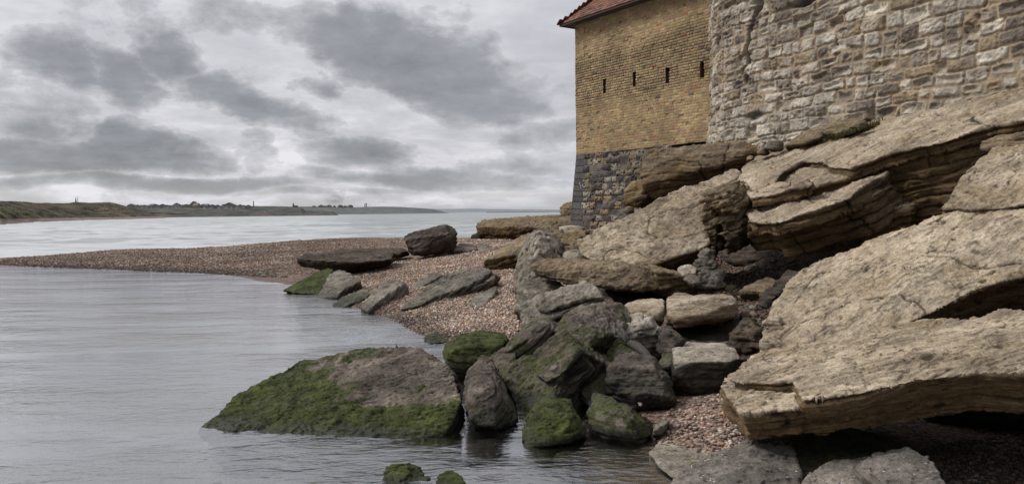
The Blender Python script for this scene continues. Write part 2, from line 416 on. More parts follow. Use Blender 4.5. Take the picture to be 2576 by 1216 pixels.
rock('rock_slab', 'knobbly pitted left end of broken strata hanging above the dark hollow', 'rock slab', M_BROWN, [
    ('H', [(1757, 500, 13.0), (1768, 488, 13.2), (1850, 458, 13.6), (1880, 480, 13.3), (1885, 520, 13.1), (1850, 535, 12.9), (1790, 530, 12.8), (1762, 520, 12.9)], (0.5, 1.0, 0)),
    ('H', [(1762, 515, 13.3), (1760, 555, 13.3), (1775, 590, 13.3), (1782, 628, 13.4), (1810, 625, 13.3), (1800, 540, 13.2)], (0.5, 1.0, 0)),
    ('H', [(1800, 530, 13.1), (1808, 590, 13.0), (1826, 637, 13.2), (1860, 620, 13.2), (1885, 570, 13.1), (1880, 520, 13.1)], (0.5, 1.0, 0)),
    ('H', [(1880, 540, 13.0), (1885, 600, 13.0), (1915, 622, 13.1), (1950, 600, 13.0), (1955, 560, 12.9)], (0.5, 1.2, 0)),
], nb=PL1.n, px=1.6, rnd=1, lump=0.10, ledge=0.05, layer=0.16, rough=0.022, pits=0.05, wetz=0, sidedark=0.1)
PL2 = Plane(1915, 880, 8.2, 0.60, 0.25)
rock('rock_slab', 'largest sloping tan slab, broad pitted face rising to the right edge', 'rock slab', M_TAN, [
    ('P', PL2, 0.0, [(1915, 885), (1918, 835), (1950, 760), (2000, 695), (2060, 660), (2130, 638), (2180, 610), (2235, 588), (2310, 568), (2345, 552), (2420, 520), (2500, 500), (2700, 470), (2760, 610), (2576, 690), (2464, 728), (2380, 768), (2290, 812), (2250, 850), (2100, 900), (1990, 930), (1930, 925)], 0.5, (0.15, 0.6, 0)),
], nb=PL2.n, px=1.9, rnd=4, lump=0.06, ledge=0.03, layer=0.2, flake=0.015, rough=0.007, pits=0.010, wetz=0, crack=0.02, fl_n=6)
rock('rock_slab', 'upper tan slab lying on the far top of the largest sloping slab at right edge', 'rock slab', M_TAN, [
    ('P', PL2, 0.05, [(2358, 522), (2400, 480), (2440, 430), (2475, 392), (2500, 375), (2590, 358), (2720, 330), (2720, 495), (2560, 520), (2450, 532)], 0.5),
], nb=PL2.n, px=2.0, rnd=4, lump=0.06, ledge=0.03, layer=0.2, flake=0.014, rough=0.010, pits=0.01, wetz=0)
rock('rock', 'small rounded orange brown rock at right edge under the layered slab', 'rock', M_BROWN, [
    ('H', [(2517, 362, 9.6), (2530, 347, 9.6), (2576, 336, 9.5), (2640, 330, 9.4), (2640, 372, 9.3), (2560, 374, 9.4), (2520, 372, 9.5)], (0, 0.5, 0))], px=1.6, rnd=5, lump=0.03, wetz=0)
PL6 = Plane(1815, 963, 6.0, 0.25, 0.0)
rock('rock_slab', 'long tan slab in the right foreground overhanging a black hollow', 'rock slab', M_TAN, [  # right end drawn out, unseen, to keep light from the hollow below
    ('P', PL6, 0.0, [(1836, 958), (1870, 920), (1920, 887), (2010, 872), (2100, 858), (2290, 815), (2400, 802), (2600, 782), (3300, 700), (3300, 900), (2640, 932), (2576, 936), (2464, 936), (2302, 957), (2180, 985), (2090, 1002), (2022, 1010), (2010, 985), (1998, 962), (1940, 966), (1870, 966)], 0.30, (0.02, 0.22, 0)),
    ('P', PL6, -0.075, [(1812, 968), (1840, 945), (1960, 900), (2300, 830), (3300, 740), (3300, 905), (2464, 942), (2302, 965), (2180, 995), (2090, 1014), (2020, 1028), (1940, 1040), (1870, 1048), (1850, 1025), (1830, 1000)], 0.20, (0.02, 0.10, 0)),
    ('P', PL6, -0.25, [(1870, 1020), (1900, 960), (2200, 880), (3300, 790), (3300, 930), (2576, 985), (2484, 990), (2330, 1005), (2180, 1035), (2010, 1052), (1890, 1050)], 0.09, (0.05, 0.2, 0)),
], nb=PL6.n, px=1.7, rnd=2, lump=0.03, ledge=0.022, layer=0.075, sidedark=0.75, flake=0.014, rough=0.005, pits=0.008, wetz=0, fl_n=6)

rock('rock_ledge', 'black rock mass added to keep light out of the hollow beneath the long foreground slab', 'rock ledge', M_DARK, [  # added rock, shuts light out of the hollow; shade put into its colour
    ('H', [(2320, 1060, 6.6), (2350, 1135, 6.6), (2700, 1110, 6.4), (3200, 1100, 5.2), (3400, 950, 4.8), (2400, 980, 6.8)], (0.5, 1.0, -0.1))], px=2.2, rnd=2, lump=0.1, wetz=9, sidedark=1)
rock('rock_ledge', 'added dark rock standing for the shade in the crack between the two largest tan slabs', 'rock ledge', M_DARK, [  # added rock, its dark colour stands for the shade in the crack
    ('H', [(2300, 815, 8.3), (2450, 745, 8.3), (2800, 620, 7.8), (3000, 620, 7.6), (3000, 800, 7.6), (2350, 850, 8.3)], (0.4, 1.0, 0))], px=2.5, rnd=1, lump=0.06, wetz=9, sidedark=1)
# ---- ledge rocks under the buildings
PL4 = Plane(1640, 670, 13.2, 0.15, 0.60)
rock('rock_slab', 'smooth leaning tan plate rising from the log shaped rock to the ledge below the wall', 'rock slab', M_TAN, [
    ('P', PL4, 0.0, [(1449, 612), (1480, 590), (1522, 566), (1600, 531), (1690, 483), (1780, 452), (1845, 424), (1862, 430), (1880, 470), (1830, 560), (1790, 612), (1775, 622), (1640, 670), (1560, 666), (1490, 657), (1460, 640)], 0.4, (0.1, 0.3, 0))],
    nb=PL4.n, px=1.8, rnd=4, lump=0.05, ledge=0.02, layer=0.2, flake=0.012, rough=0.011, pits=0.015, wetz=0, crack=0.03)
rock('rock_ledge', 'brown cracked rock ledge directly under the brick wall and stone wall', 'rock ledge', M_BROWN, [
    ('H', [(1618, 380, 19.9), (1612, 410, 19.6), (1613, 470, 19.4), (1640, 497, 19.2), (1700, 486, 18.8), (1780, 455, 18.3), (1860, 425, 17.7), (1955, 372, 17.1), (1950, 352, 17.4), (1800, 362, 18.4), (1700, 372, 19.3)], (1.0, 3.2, 0.0), 0.98),
    ('H', [(1566, 485, 21.2), (1590, 460, 21.2), (1618, 448, 20.8), (1622, 500, 20.5), (1600, 522, 20.8), (1570, 515, 21.2)], (0.8, 1.0, 0)),
], nb=(-0.12, -0.05, 1), chips=5, cfrac=0.02, px=1.7, rnd=1, lump=0.04, ledge=0.03, layer=0.18, flake=0.02, rough=0.009, sidedark=0.4, wetz=0, crack=0.05)
rock('rock_slab', 'mustard coloured lichen covered slab wedged between stone wall and layered slab', 'rock slab', M_BROWN, [
    ('H', [(1975, 368, 15.2), (2000, 345, 15.3), (2060, 318, 15.2), (2120, 305, 15.0), (2200, 290, 14.6), (2210, 302, 14.2), (2100, 330, 14.3), (2020, 362, 14.8)], (0.3, 0.8, -0.1)),
    ('H', [(2060, 335, 14.6), (2100, 318, 14.6), (2160, 310, 14.3), (2240, 300, 14.0), (2190, 318, 13.8), (2120, 335, 14.0)], (0.3, 0.5, -0.1)),
], px=1.7, rnd=3, lump=0.05, ledge=0.03, layer=0.1, wetz=0, moss=0.5, mossz=6)
for i, (u, v, d, r, lb) in enumerate([(1892, 397, 15.8, 9, 'tiny pebble sitting on the crest of the layered slab'), (1925, 380, 15.6, 16, 'small reddish stone beside the crest of the layered slab'), (1952, 365, 15.4, 24, 'angular grey stone at the left end of the lichen covered slab'),
                            (2168, 312, 13.7, 20, 'dark stone with grass around it below the stone wall'), (1585, 528, 15.8, 14, 'yellow broken stone at the top of the leaning plate')]):
    rock('stone', lb, 'stone', M_BROWN if i != 2 else M_GREY, [('H', [(u - r, v + r * .3, d), (u - r * .4, v - r * .6, d), (u + r * .7, v - r * .5, d), (u + r, v + r * .4, d), (u, v + r * .6, d - .1)], (0, 0.25, 0))], px=1.5, rnd=1, lump=0.015, ledge=0.01, wetz=0)

# ---- middle ground
rock('rock_slab', 'log shaped banded brown slab lying on its side above a black gap', 'rock slab', M_BROWN, [
    ('H', [(1340, 672, 13.0), (1357, 656, 13.1), (1485, 656, 13.0), (1622, 670, 12.6), (1660, 680, 12.4), (1668, 728, 12.3), (1599, 732, 12.3), (1500, 722, 12.5), (1429, 714, 12.7), (1343, 688, 12.9)], (0.1, 0.8, -0.05)),
    ('H', [(1650, 676, 12.5), (1699, 685, 12.5), (1740, 700, 12.6), (1753, 716, 12.7), (1747, 740, 12.7), (1700, 748, 12.7), (1650, 735, 12.5)], (0, 0.7, 0)),
], nb=(-0.06, -0.45, 1), chips=5, cfrac=0.02, px=1.5, rnd=4, lump=0.05, ledge=0.035, layer=0.07, flake=0.012, rough=0.012, wetz=0)
rock('rock', 'pale rounded upright boulder standing at the edge of the gravel', 'boulder', M_PALE, [
    ('H', [(1276, 742, 14.2), (1280, 700, 14.2), (1290, 645, 14.4), (1318, 597, 14.7), (1350, 580, 14.8), (1382, 588, 14.9), (1402, 618, 14.8), (1410, 655, 14.7), (1400, 690, 14.4), (1340, 720, 13.9), (1298, 750, 14.0), (1340, 640, 14.0)], (0.2, 0.7, 0)),
], nb=(0.3, -1, 0.2), px=1.4, rnd=4, lump=0.06, ledge=0.004, rough=0.016, chips=14, cfrac=0.06, pits=0.02, wetz=0, moss=0.2, mossz=0.6)
rock('rock', 'grey block with lit flat top beneath the left end of the log shaped slab', 'boulder', M_LIGHT, [
    ('H', [(1289, 735, 12.9), (1300, 716, 13.2), (1340, 705, 13.5), (1400, 712, 13.4), (1418, 728, 13.1), (1350, 748, 12.6), (1310, 755, 12.5), (1315, 805, 12.5), (1300, 812, 12.7), (1292, 770, 12.8), (1400, 770, 12.8)], (0.1, 0.5, 0)),
], px=1.5, rnd=2, lump=0.04, nb=(0, -0.2, 1), rough=0.012, wetz=0.1, moss=0.2)
PT = Plane(1420, 765, 11.6, 0.1, 0.45)
rock('rock', 'broad grey brown boulder with green streaks in front of the grey block', 'boulder', M_LIGHT, [
    ('P', PT, 0, [(1311, 787), (1318, 770), (1365, 742), (1420, 722), (1470, 707), (1500, 722), (1552, 785), (1557, 812), (1520, 806), (1495, 790), (1440, 782), (1380, 802), (1330, 818), (1316, 814)], 0.5, (0.0, 0.15, 0)),
    ('P', PT, 0.09, [(1345, 762), (1400, 733), (1470, 707), (1505, 726), (1520, 750), (1470, 752), (1420, 765), (1375, 780)], 0.3),
    ('P', PT, -0.12, [(1330, 800), (1440, 770), (1530, 770), (1560, 815), (1545, 850), (1480, 830), (1400, 830)], 0.4),
], px=1.5, rnd=3, lump=0.07, nb=(-0.35, -0.5, 1), ledge=0.03, rough=0.014, moss=0.45, mossz=0.7, bare=[(1440, 730, 12, 0.5)])
rock('rock', 'dark jagged slab leaning left of the pale upright boulder', 'boulder', M_BROWN, [
    ('H', [(1195, 668, 19.5), (1248, 637, 20.0), (1318, 590, 21), (1364, 571, 21.5), (1404, 577, 21.5), (1420, 590, 21), (1330, 620, 19.6), (1300, 650, 19.2), (1235, 668, 19.0), (1350, 650, 19)], (0.3, 0.7, -0.2)),
], px=1.5, rnd=1, lump=0.06, ledge=0.05, layer=0.12, nb=(-0.55, -0.3, 1), rough=0.02, wetz=0, sidedark=0.8)
rock('rock', 'dark notched rock between pale upright boulder and leaning plate', 'boulder', M_BROWN, [
    ('H', [(1392, 600, 18.2), (1420, 588, 18.6), (1466, 573, 19.2), (1476, 585, 18.8), (1455, 605, 18.2), (1448, 634, 17.6), (1410, 640, 17.4), (1395, 625, 17.8)], (0.2, 0.6, 0)),
], px=1.5, rnd=1, lump=0.05, ledge=0.04, layer=0.12, rough=0.02, wetz=0)
rock('rock', 'pale flat block under the corner of the dark stone plinth', 'boulder', M_PALE, [
    ('H', [(1402, 582, 24.3), (1406, 570, 24.6), (1440, 568, 24.6), (1478, 572, 24.3), (1474, 582, 23.9), (1430, 590, 23.8)], (0.4, 1.6, -0.05)),
], px=1.5, rnd=1, lump=0.03, wetz=0)
rock('rock', 'small pale rounded stone at the foot of the leaning plate', 'boulder', M_PALE, [
    ('H', [(1412, 655, 14.6), (1414, 636, 14.7), (1440, 630, 14.7), (1462, 634, 14.5), (1468, 656, 14.2), (1430, 662, 14.2)], (0.1, 0.4, 0)),
], px=1.5, rnd=4, lump=0.04, wetz=0)
rock('rock', 'small mossy grey stone touching the lower left corner of the leaning plate', 'boulder', M_GREY, [
    ('H', [(1452, 650, 13.9), (1454, 630, 14.0), (1476, 626, 14.0), (1486, 640, 13.8), (1482, 660, 13.7), (1460, 662, 13.7)], (0.1, 0.3, 0)),
], px=1.5, rnd=3, lump=0.04, wetz=0, moss=0.4, mossz=3)
rock('rock', 'split tan block with a hollowed top edge and a vertical crack, above a black hole', 'boulder', M_TAN, [
    ('H', [(1554, 784, 9.9), (1570, 772, 10.0), (1599, 761, 10.2), (1640, 758, 10.2), (1671, 759, 10.1), (1673, 790, 9.7), (1666, 822, 9.7), (1610, 830, 9.7), (1557, 812, 9.8)], (0.1, 0.45, 0)),
    ('H', [(1678, 762, 10.0), (1676, 756, 10.4), (1720, 768, 9.7), (1752, 765, 9.7), (1778, 751, 9.8), (1852, 752, 9.9), (1862, 766, 9.7), (1863, 795, 9.6), (1825, 817, 9.5), (1740, 826, 9.4), (1690, 829, 9.4), (1681, 812, 9.5)], (0.1, 0.5, 0), 0.97),
], nb=(0, 0.1, 1), px=1.5, rnd=1, lump=0.015, ledge=0.006, layer=0.3, sidedark=0.6, flake=0.006, rough=0.005, wetz=0)
rock('rock', 'pale holed boulder with a dark mossy right side beneath the split block', 'boulder', M_PALE, [
    ('H', [(1530, 830, 9.4), (1548, 812, 9.6), (1598, 795, 9.7), (1636, 805, 9.5), (1645, 830, 9.2), (1620, 870, 9.0), (1560, 862, 9.0), (1672, 850, 9.4), (1668, 900, 9.3), (1620, 915, 9.0)], (0.1, 0.5, -0.1)),
], px=1.5, rnd=2, lump=0.06, rough=0.02, pits=0.03, moss=0.9, mossz=0.45, bare=[(1595, 820, 9.2, 0.32)])
rock('rock', 'dark triangular rock to the right of the pale holed boulder', 'boulder', M_DARK, [
    ('H', [(1665, 860, 8.8), (1683, 830, 9.0), (1700, 832, 9.0), (1728, 862, 8.8), (1722, 895, 8.6), (1672, 905, 8.6)], (0, 0.4, 0))], px=1.5, rnd=2, lump=0.04, facet=0.02)
rock('rock', 'low dark flat rock deep in the black hole behind the cracked top block', 'boulder', M_DARK, [
    ('H', [(1718, 885, 8.9), (1730, 864, 9.3), (1850, 860, 9.3), (1875, 878, 9.0), (1860, 892, 8.7), (1740, 900, 8.5)], (0, 0.3, -0.2))], px=1.5, rnd=2, lump=0.04, moss=0.3)
rock('rock', 'block with cracked pale flat top and black front beside the foreground gravel', 'boulder', M_PALE, [
    ('H', [(1697, 893, 8.3), (1706, 880, 8.6), (1760, 874, 8.7), (1852, 880, 8.5), (1869, 913, 7.9), (1830, 918, 7.75), (1760, 920, 7.7), (1695, 926, 7.8), (1692, 1004, 8.0), (1760, 1012, 7.95), (1820, 1014, 7.95), (1872, 1000, 8.1)], (0.05, 0.5, 0)),
], nb=(0, 0, 1), px=1.5, rnd=1, lump=0.015, ledge=0.006, flake=0.007, crack=0.008, moss=0.45, mossz=0.42, wetz=0.36, sidedark=1.0)
rock('rock', 'dark craggy rock wedged right of the black hole behind the slabs', 'boulder', M_DARK, [
    ('H', [(1835, 860, 9.2), (1862, 815, 9.4), (1888, 812, 9.4), (1912, 845, 9.0), (1920, 895, 8.7), (1870, 905, 8.7)], (0.2, 0.5, 0)),
], px=1.5, rnd=1, lump=0.07, rough=0.02, facet=0.02)
rock('rock', 'knobbly tan rock tucked against the lower left edge of the largest sloping slab', 'boulder', M_TAN, [
    ('H', [(1912, 850, 8.15), (1915, 812, 8.4), (1940, 790, 8.6), (1960, 800, 8.4), (1960, 850, 8.1), (1935, 868, 8.0)], (0.4, 0.5, 0)),
    ('H', [(1908, 885, 7.9), (1912, 862, 8.1), (1935, 855, 8.1), (1950, 875, 7.9), (1940, 900, 7.7), (1915, 900, 7.7)], (0.4, 0.4, 0)),
], px=1.5, rnd=5, lump=0.04, rough=0.012, pits=0.012, wetz=0)

rock('rock_ledge', 'added black rock standing for the deep shade under the split tan block', 'rock ledge', M_DARK, [  # added filler, the gap's black shade put into its colour
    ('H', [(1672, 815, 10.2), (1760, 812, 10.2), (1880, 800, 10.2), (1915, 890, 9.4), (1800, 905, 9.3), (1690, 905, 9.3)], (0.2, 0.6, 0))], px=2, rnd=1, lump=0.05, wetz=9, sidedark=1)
rock('rock_ledge', 'added black rock standing for the shade of the gap under the log shaped slab', 'rock ledge', M_DARK, [  # added filler, black colour stands for the shade of the gap
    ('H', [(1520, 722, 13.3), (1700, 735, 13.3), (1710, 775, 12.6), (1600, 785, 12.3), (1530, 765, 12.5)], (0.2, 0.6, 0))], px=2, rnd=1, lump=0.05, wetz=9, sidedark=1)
# ---- beach rocks
rock('rock', 'dark tilted cube shaped boulder standing on the gravel before the sea', 'boulder', M_DARK, [
    ('H', [(1014, 600, 25.3), (1024, 590, 25.6), (1112, 566, 26.4), (1119, 569, 26.0), (1130, 586, 25.4), (1100, 596, 25.0), (1020, 606, 25.0), (1030, 642, 24.9), (1058, 644, 24.8), (1133, 632, 25.2), (1134, 598, 25.3)], (0.2, 1.0, 0)),
], nb=(-0.25, -0.2, 1), chips=5, cfrac=0.02, px=1.3, rnd=1, lump=0.05, ledge=0.03, layer=0.35, rough=0.015, wetz=0)
rock('rock_slab', 'dark flat slab lying low on the gravel left of the cube shaped boulder', 'rock slab', M_DARK, [
    ('H', [(748, 650, 23.2), (768, 640, 24.2), (830, 636, 24.6), (897, 633, 24.8), (983, 639, 24.2), (985, 653, 23.3), (904, 660, 22.7), (824, 657, 22.7), (756, 653, 23.0), (978, 666, 23.5), (877, 683, 22.9), (824, 680, 22.8), (758, 668, 23.2)], (0.0, 0.4, 0.0), 1.0),
], chips=0, sidedark=0.9, nb=(0, 0, 1), px=1.3, rnd=0, lump=0.04, ledge=0.05, layer=0.12, flake=0.02, rough=0.012, wetz=0)
rock('rock_slab', 'thin dark slab lying behind the low flat slab and touching the cube shaped boulder', 'rock slab', M_DARK, [
    ('H', [(824, 631, 26.2), (850, 627, 26.6), (1010, 624, 26.2), (1030, 634, 25.4), (1024, 644, 25.0), (985, 640, 25.2), (900, 638, 25.6)], (0.0, 0.3, -0.1), 1.0),
], px=1.3, rnd=1, lump=0.04, ledge=0.04, layer=0.1, wetz=0)
rock('rock', 'bright green weed covered wedge of rock running into the pool', 'boulder', M_MOSSY, [
    ('H', [(708, 731, 19.7), (745, 712, 20.0), (800, 684, 20.6), (824, 673, 20.9), (838, 678, 20.6), (830, 700, 20.0), (800, 742, 19.3), (750, 738, 19.4)], (0.2, 0.5, -0.3)),
], px=1.3, rnd=2, lump=0.05, nb=(-0.3, -0.5, 1), moss=1.3, mossz=0.8, wetz=0.05)
PA3 = Plane(850, 705, 19.7, 0.12, 0.2)
rock('rock', 'grey brown rock beside the green wedge at the edge of the pool', 'boulder', M_GREY, [
    ('P', PA3, 0, [(800, 744), (822, 700), (838, 684), (855, 677), (880, 688), (906, 704), (872, 724), (848, 745)], 0.42, (0.05, 0.05, 0)),
], px=1.3, rnd=2, lump=0.05, ledge=0.04, nb=(-0.3, -0.5, 1), moss=0.35, mossz=0.3)
PA4 = Plane(885, 750, 17.3, 0.1, 0.12)
rock('rock', 'low grey green rock half in the water below the grey brown rock', 'boulder', M_GREY, [
    ('P', PA4, 0, [(834, 770), (862, 748), (910, 730), (940, 733), (917, 751), (880, 766), (860, 775)], 0.32, (0.05, 0.05, 0)),
], px=1.3, rnd=2, lump=0.05, ledge=0.04, nb=(-0.3, -0.4, 1), moss=0.8, mossz=0.25)
PA2 = Plane(960, 738, 16.6, 0.15, 0.18)
rock('rock', 'pale topped leaning slab second from the pool among the half buried slabs', 'boulder', M_LIGHT, [
    ('P', PA2, 0, [(908, 769), (940, 735), (963, 711), (1000, 703), (1018, 716), (975, 739), (950, 764), (928, 778)], 0.34, (0.05, 0.05, 0)),
], px=1.3, rnd=2, lump=0.04, ledge=0.04, nb=(-0.45, -0.5, 1))
PA5 = Plane(1070, 706, 18.8, 0.12, 0.15)
rock('rock', 'small brown slab sunk in gravel just above the long leaning slab', 'boulder', M_GREY, [
    ('P', PA5, 0, [(1026, 730), (1050, 705), (1085, 685), (1116, 689), (1085, 708), (1052, 728)], 0.24),
], px=1.3, rnd=2, lump=0.03, nb=(-0.4, -0.3, 1), wetz=0)
PA1 = Plane(1100, 735, 16.0, 0.143, 0.177)
rock('rock', 'longest leaning dark grey slab half buried in the middle of the gravel', 'boulder', M_GREY, [
    ('P', PA1, 0, [(1006, 781), (1050, 738), (1116, 694), (1182, 672), (1224, 677), (1240, 684), (1182, 717), (1103, 744), (1056, 770)], 0.42, (0.05, 0.05, 0)),
    ('P', PA1, -0.1, [(1020, 772), (1100, 710), (1225, 682), (1249, 694), (1240, 706), (1170, 735), (1090, 765)], 0.3),
], px=1.4, rnd=2, lump=0.06, ledge=0.05, nb=(-0.4, -0.35, 1), rough=0.015, moss=0.45, mossz=0.35)
PA6 = Plane(1210, 750, 15.2, 0.12, 0.12)
rock('rock', 'stubby grey rock in the gravel right of the longest leaning slab', 'boulder', M_GREY, [
    ('P', PA6, 0, [(1176, 768), (1190, 745), (1225, 728), (1250, 721), (1242, 742), (1216, 768), (1195, 778)], 0.3),
], px=1.4, rnd=2, lump=0.04, ledge=0.03, nb=(-0.4, -0.35, 1), wetz=0)
rock('rock_slab', 'long dark flat topped rock shelf on the skyline left of the building corner', 'rock slab', M_BROWN, [
    ('H', [(1199, 572, 36), (1202, 562, 36.5), (1216, 556, 37), (1275, 551, 37), (1345, 546, 36.5), (1445, 542, 35), (1460, 550, 33.5), (1450, 575, 33), (1400, 582, 33.5), (1304, 594, 34.5), (1255, 602, 35), (1212, 600, 35.6)], (0.3, 2.0, 0), 0.97),
], chips=6, cfrac=0.02, px=1.2, rnd=1, lump=0.10, ledge=0.10, layer=0.5, rough=0.03, wetz=0, sidedark=1.0)
rock('rock', 'small dark rock at the left foot of the rock shelf', 'boulder', M_DARK, [
    ('H', [(1182, 598, 36), (1188, 590, 36), (1200, 585, 36), (1215, 592, 35.6), (1212, 600, 35.4)], (0, 0.6, 0))], px=1.2, rnd=2, lump=0.05, wetz=0)
rock('rock', 'round yellowish boulder perched on the rock shelf beside the plinth corner', 'boulder', M_BROWN, [
    ('H', [(1407, 532, 35.2), (1409, 520, 35.4), (1425, 510, 35.4), (1450, 505, 35.2), (1455, 543, 34.5), (1412, 544, 34.8)], (0.2, 0.8, 0))], px=1.2, rnd=4, lump=0.08, rough=0.02, wetz=0)
rock('rock', 'low flat purple grey outcrop in gravel just right of the cube shaped boulder', 'boulder', M_GREY, [
    ('H', [(1132, 632, 25.4), (1138, 620, 26.4), (1158, 611, 27.5), (1190, 616, 27), (1205, 624, 26), (1180, 632, 25.2)], (0.1, 0.3, -0.3))], px=1.3, rnd=2, lump=0.05, ledge=0.05, wetz=0)
rock('rock', 'low jagged grey outcrop nearest the rock shelf on the open gravel', 'boulder', M_GREY, [
    ('H', [(1194, 624, 26.2), (1200, 613, 27), (1230, 617, 26.6), (1236, 624, 25.8), (1210, 630, 25.5)], (0.1, 0.3, -0.3))], px=1.3, rnd=1, lump=0.05, ledge=0.05, wetz=0)

# ---- mossy cluster
rock('boulder', 'biggest boulder in the pool, green weed on its left slope and purple brown top', 'boulder', M_MOSSY, [
    ('H', [(505, 1082, 7.25), (525, 1063, 7.4), (590, 1002, 7.9), (659, 964, 8.2), (730, 920, 8.55), (775, 907, 8.65), (877, 887, 8.7), (959, 873, 8.7), (1020, 870, 8.6), (1065, 880, 8.4), (1120, 913, 8.0), (1150, 960, 7.6), (1164, 1020, 7.2), (1150, 1075, 6.95), (1130, 1115, 6.85), (1004, 1118, 6.75), (864, 1112, 6.85), (645, 1094, 7.05)], (0.0, 0.25, -0.6)),
], nb=(-0.2, -0.62, 1), px=1.5, rnd=3, lump=0.05, ledge=0.02, flake=0.013, rough=0.010, chips=3, moss=1.25, mossz=0.75, bare=[(1020, 920, 8.3, 0.85), (985, 1000, 7.6, 0.45)], wetz=0.04, fl_n=7)
rock('rock', 'pointed dark rock at the right end of the biggest boulder', 'boulder', M_MOSSY, [
    ('H', [(1160, 985, 7.5), (1178, 930, 7.75), (1213, 895, 7.9), (1235, 898, 7.9), (1258, 948, 7.6), (1240, 985, 7.2), (1285, 1010, 7.4), (1303, 1055, 7.2), (1250, 1075, 6.95), (1180, 1062, 6.95), (1195, 990, 7.15)], (0.05, 0.5, -0.25)),
], px=1.5, rnd=3, lump=0.05, moss=0.8, mossz=0.22, nb=(-0.3, -0.4, 1))
rock('rock', 'squat green topped block behind the right shoulder of the biggest boulder', 'boulder', M_MOSSY, [
    ('H', [(1114, 890, 9.4), (1126, 866, 9.8), (1160, 845, 10.2), (1205, 829, 10.4), (1262, 836, 10.3), (1280, 852, 9.9), (1262, 872, 9.4), (1215, 892, 9.0), (1150, 890, 9.0), (1180, 955, 8.9), (1150, 955, 9.0), (1120, 930, 9.2)], (0.05, 0.5, -0.2)),
], px=1.5, rnd=2, lump=0.06, moss=1.25, mossz=0.7, nb=(0.1, -0.3, 1), flake=0.02)
rock('rock', 'small flat mossy slab lying in the water at the gravel edge', 'boulder', M_MOSSY, [
    ('H', [(1063, 848, 12.2), (1085, 832, 12.8), (1125, 820, 13.3), (1190, 808, 13.6), (1203, 818, 13.0), (1170, 845, 12.2), (1075, 868, 11.7), (1180, 850, 12)], (0.05, 0.4, -0.25)),
], px=1.5, rnd=2, lump=0.04, ledge=0.03, moss=1.0, mossz=0.35)
rock('rock', 'low pale green rock between the squat block and the pointed rock', 'boulder', M_MOSSY, [
    ('H', [(1190, 935, 8.7), (1225, 900, 9.1), (1270, 872, 9.4), (1300, 880, 9.2), (1290, 940, 8.6), (1250, 970, 8.3), (1200, 960, 8.4)], (0.05, 0.4, -0.25)),
], px=1.5, rnd=2, lump=0.05, moss=0.6, mossz=0.4)
rock('rock', 'tilted block with moss on its left face between squat block and tall central boulder', 'boulder', M_MOSSY, [
    ('H', [(1262, 892, 9.1), (1285, 855, 9.5), (1335, 802, 10.0), (1390, 798, 10.0), (1412, 822, 9.7), (1405, 850, 9.3), (1390, 862, 9.1), (1345, 880, 8.9), (1310, 908, 8.8), (1275, 905, 8.9), (1360, 830, 9.2)], (0.1, 0.5, -0.2)),
], px=1.5, rnd=2, lump=0.05, moss=0.8, mossz=0.8, nb=(-0.5, -0.3, 1), bare=[(1370, 815, 9.4, 0.3)])
PF = Plane(1340, 960, 8.0, 0.7, 0.5)
rock('boulder', 'tall central boulder with hanging green weed and a black hollow on its right', 'boulder', M_MOSSY, [
    ('H', [(1405, 830, 8.9), (1415, 795, 9.2), (1440, 780, 9.3), (1478, 771, 9.4), (1512, 778, 9.4), (1536, 812, 9.2), (1547, 862, 9.0), (1464, 882, 8.2), (1500, 850, 8.5), (1518, 902, 9.1), (1430, 932, 8.1), (1475, 960, 9.0), (1400, 900, 8.25)], (0.35, 0.5, 0.0)),
    ('P', PF, 0, [(1300, 1047), (1285, 990), (1262, 945), (1280, 905), (1345, 895), (1370, 868), (1388, 845), (1410, 835), (1440, 848), (1466, 880), (1432, 930), (1405, 955), (1394, 1000), (1348, 1082), (1325, 1082)], 0.5, (0.25, 0.35, 0)),
    ('P', PF, 0.07, [(1352, 905), (1392, 850), (1440, 855), (1460, 882), (1425, 925), (1398, 950), (1370, 960), (1345, 940)], 0.3),
], px=1.5, rnd=3, lump=0.06, moss=0.75, mossz=0.95, nb=(-0.5, -0.4, 1), ledge=0.014, chips=10, cfrac=0.05, rough=0.013, bare=[(1500, 800, 9.0, 0.33), (1390, 900, 8.3, 0.16)])
rock('rock', 'bright mossy lump in the water below the tall central boulder', 'boulder', M_MOSSY, [
    ('H', [(1322, 1065, 6.9), (1345, 1022, 7.2), (1382, 1002, 7.35), (1428, 1006, 7.25), (1436, 1040, 7.0), (1470, 1068, 6.9), (1480, 1100, 6.75), (1455, 1132, 6.5), (1390, 1140, 6.4), (1320, 1138, 6.5), (1376, 1030, 6.8), (1440, 1060, 6.65)], (0.05, 0.4, -0.2)),
], px=1.4, rnd=1, lump=0.04, chips=8, cfrac=0.05, moss=1.15, mossz=0.5, wetz=0.06)
rock('rock', 'faceted olive rock in the water right of the bright mossy lump', 'boulder', M_MOSSY, [
    ('H', [(1478, 1040, 7.0), (1498, 985, 7.4), (1525, 1015, 7.15), (1582, 1024, 7.0), (1605, 1050, 6.9), (1640, 1075, 6.85), (1645, 1105, 6.7), (1590, 1135, 6.5), (1545, 1132, 6.45), (1500, 1085, 6.7), (1575, 1050, 6.6)], (0.05, 0.4, -0.2)),
], px=1.5, rnd=1, lump=0.04, moss=0.95, mossz=0.35, wetz=0.08)
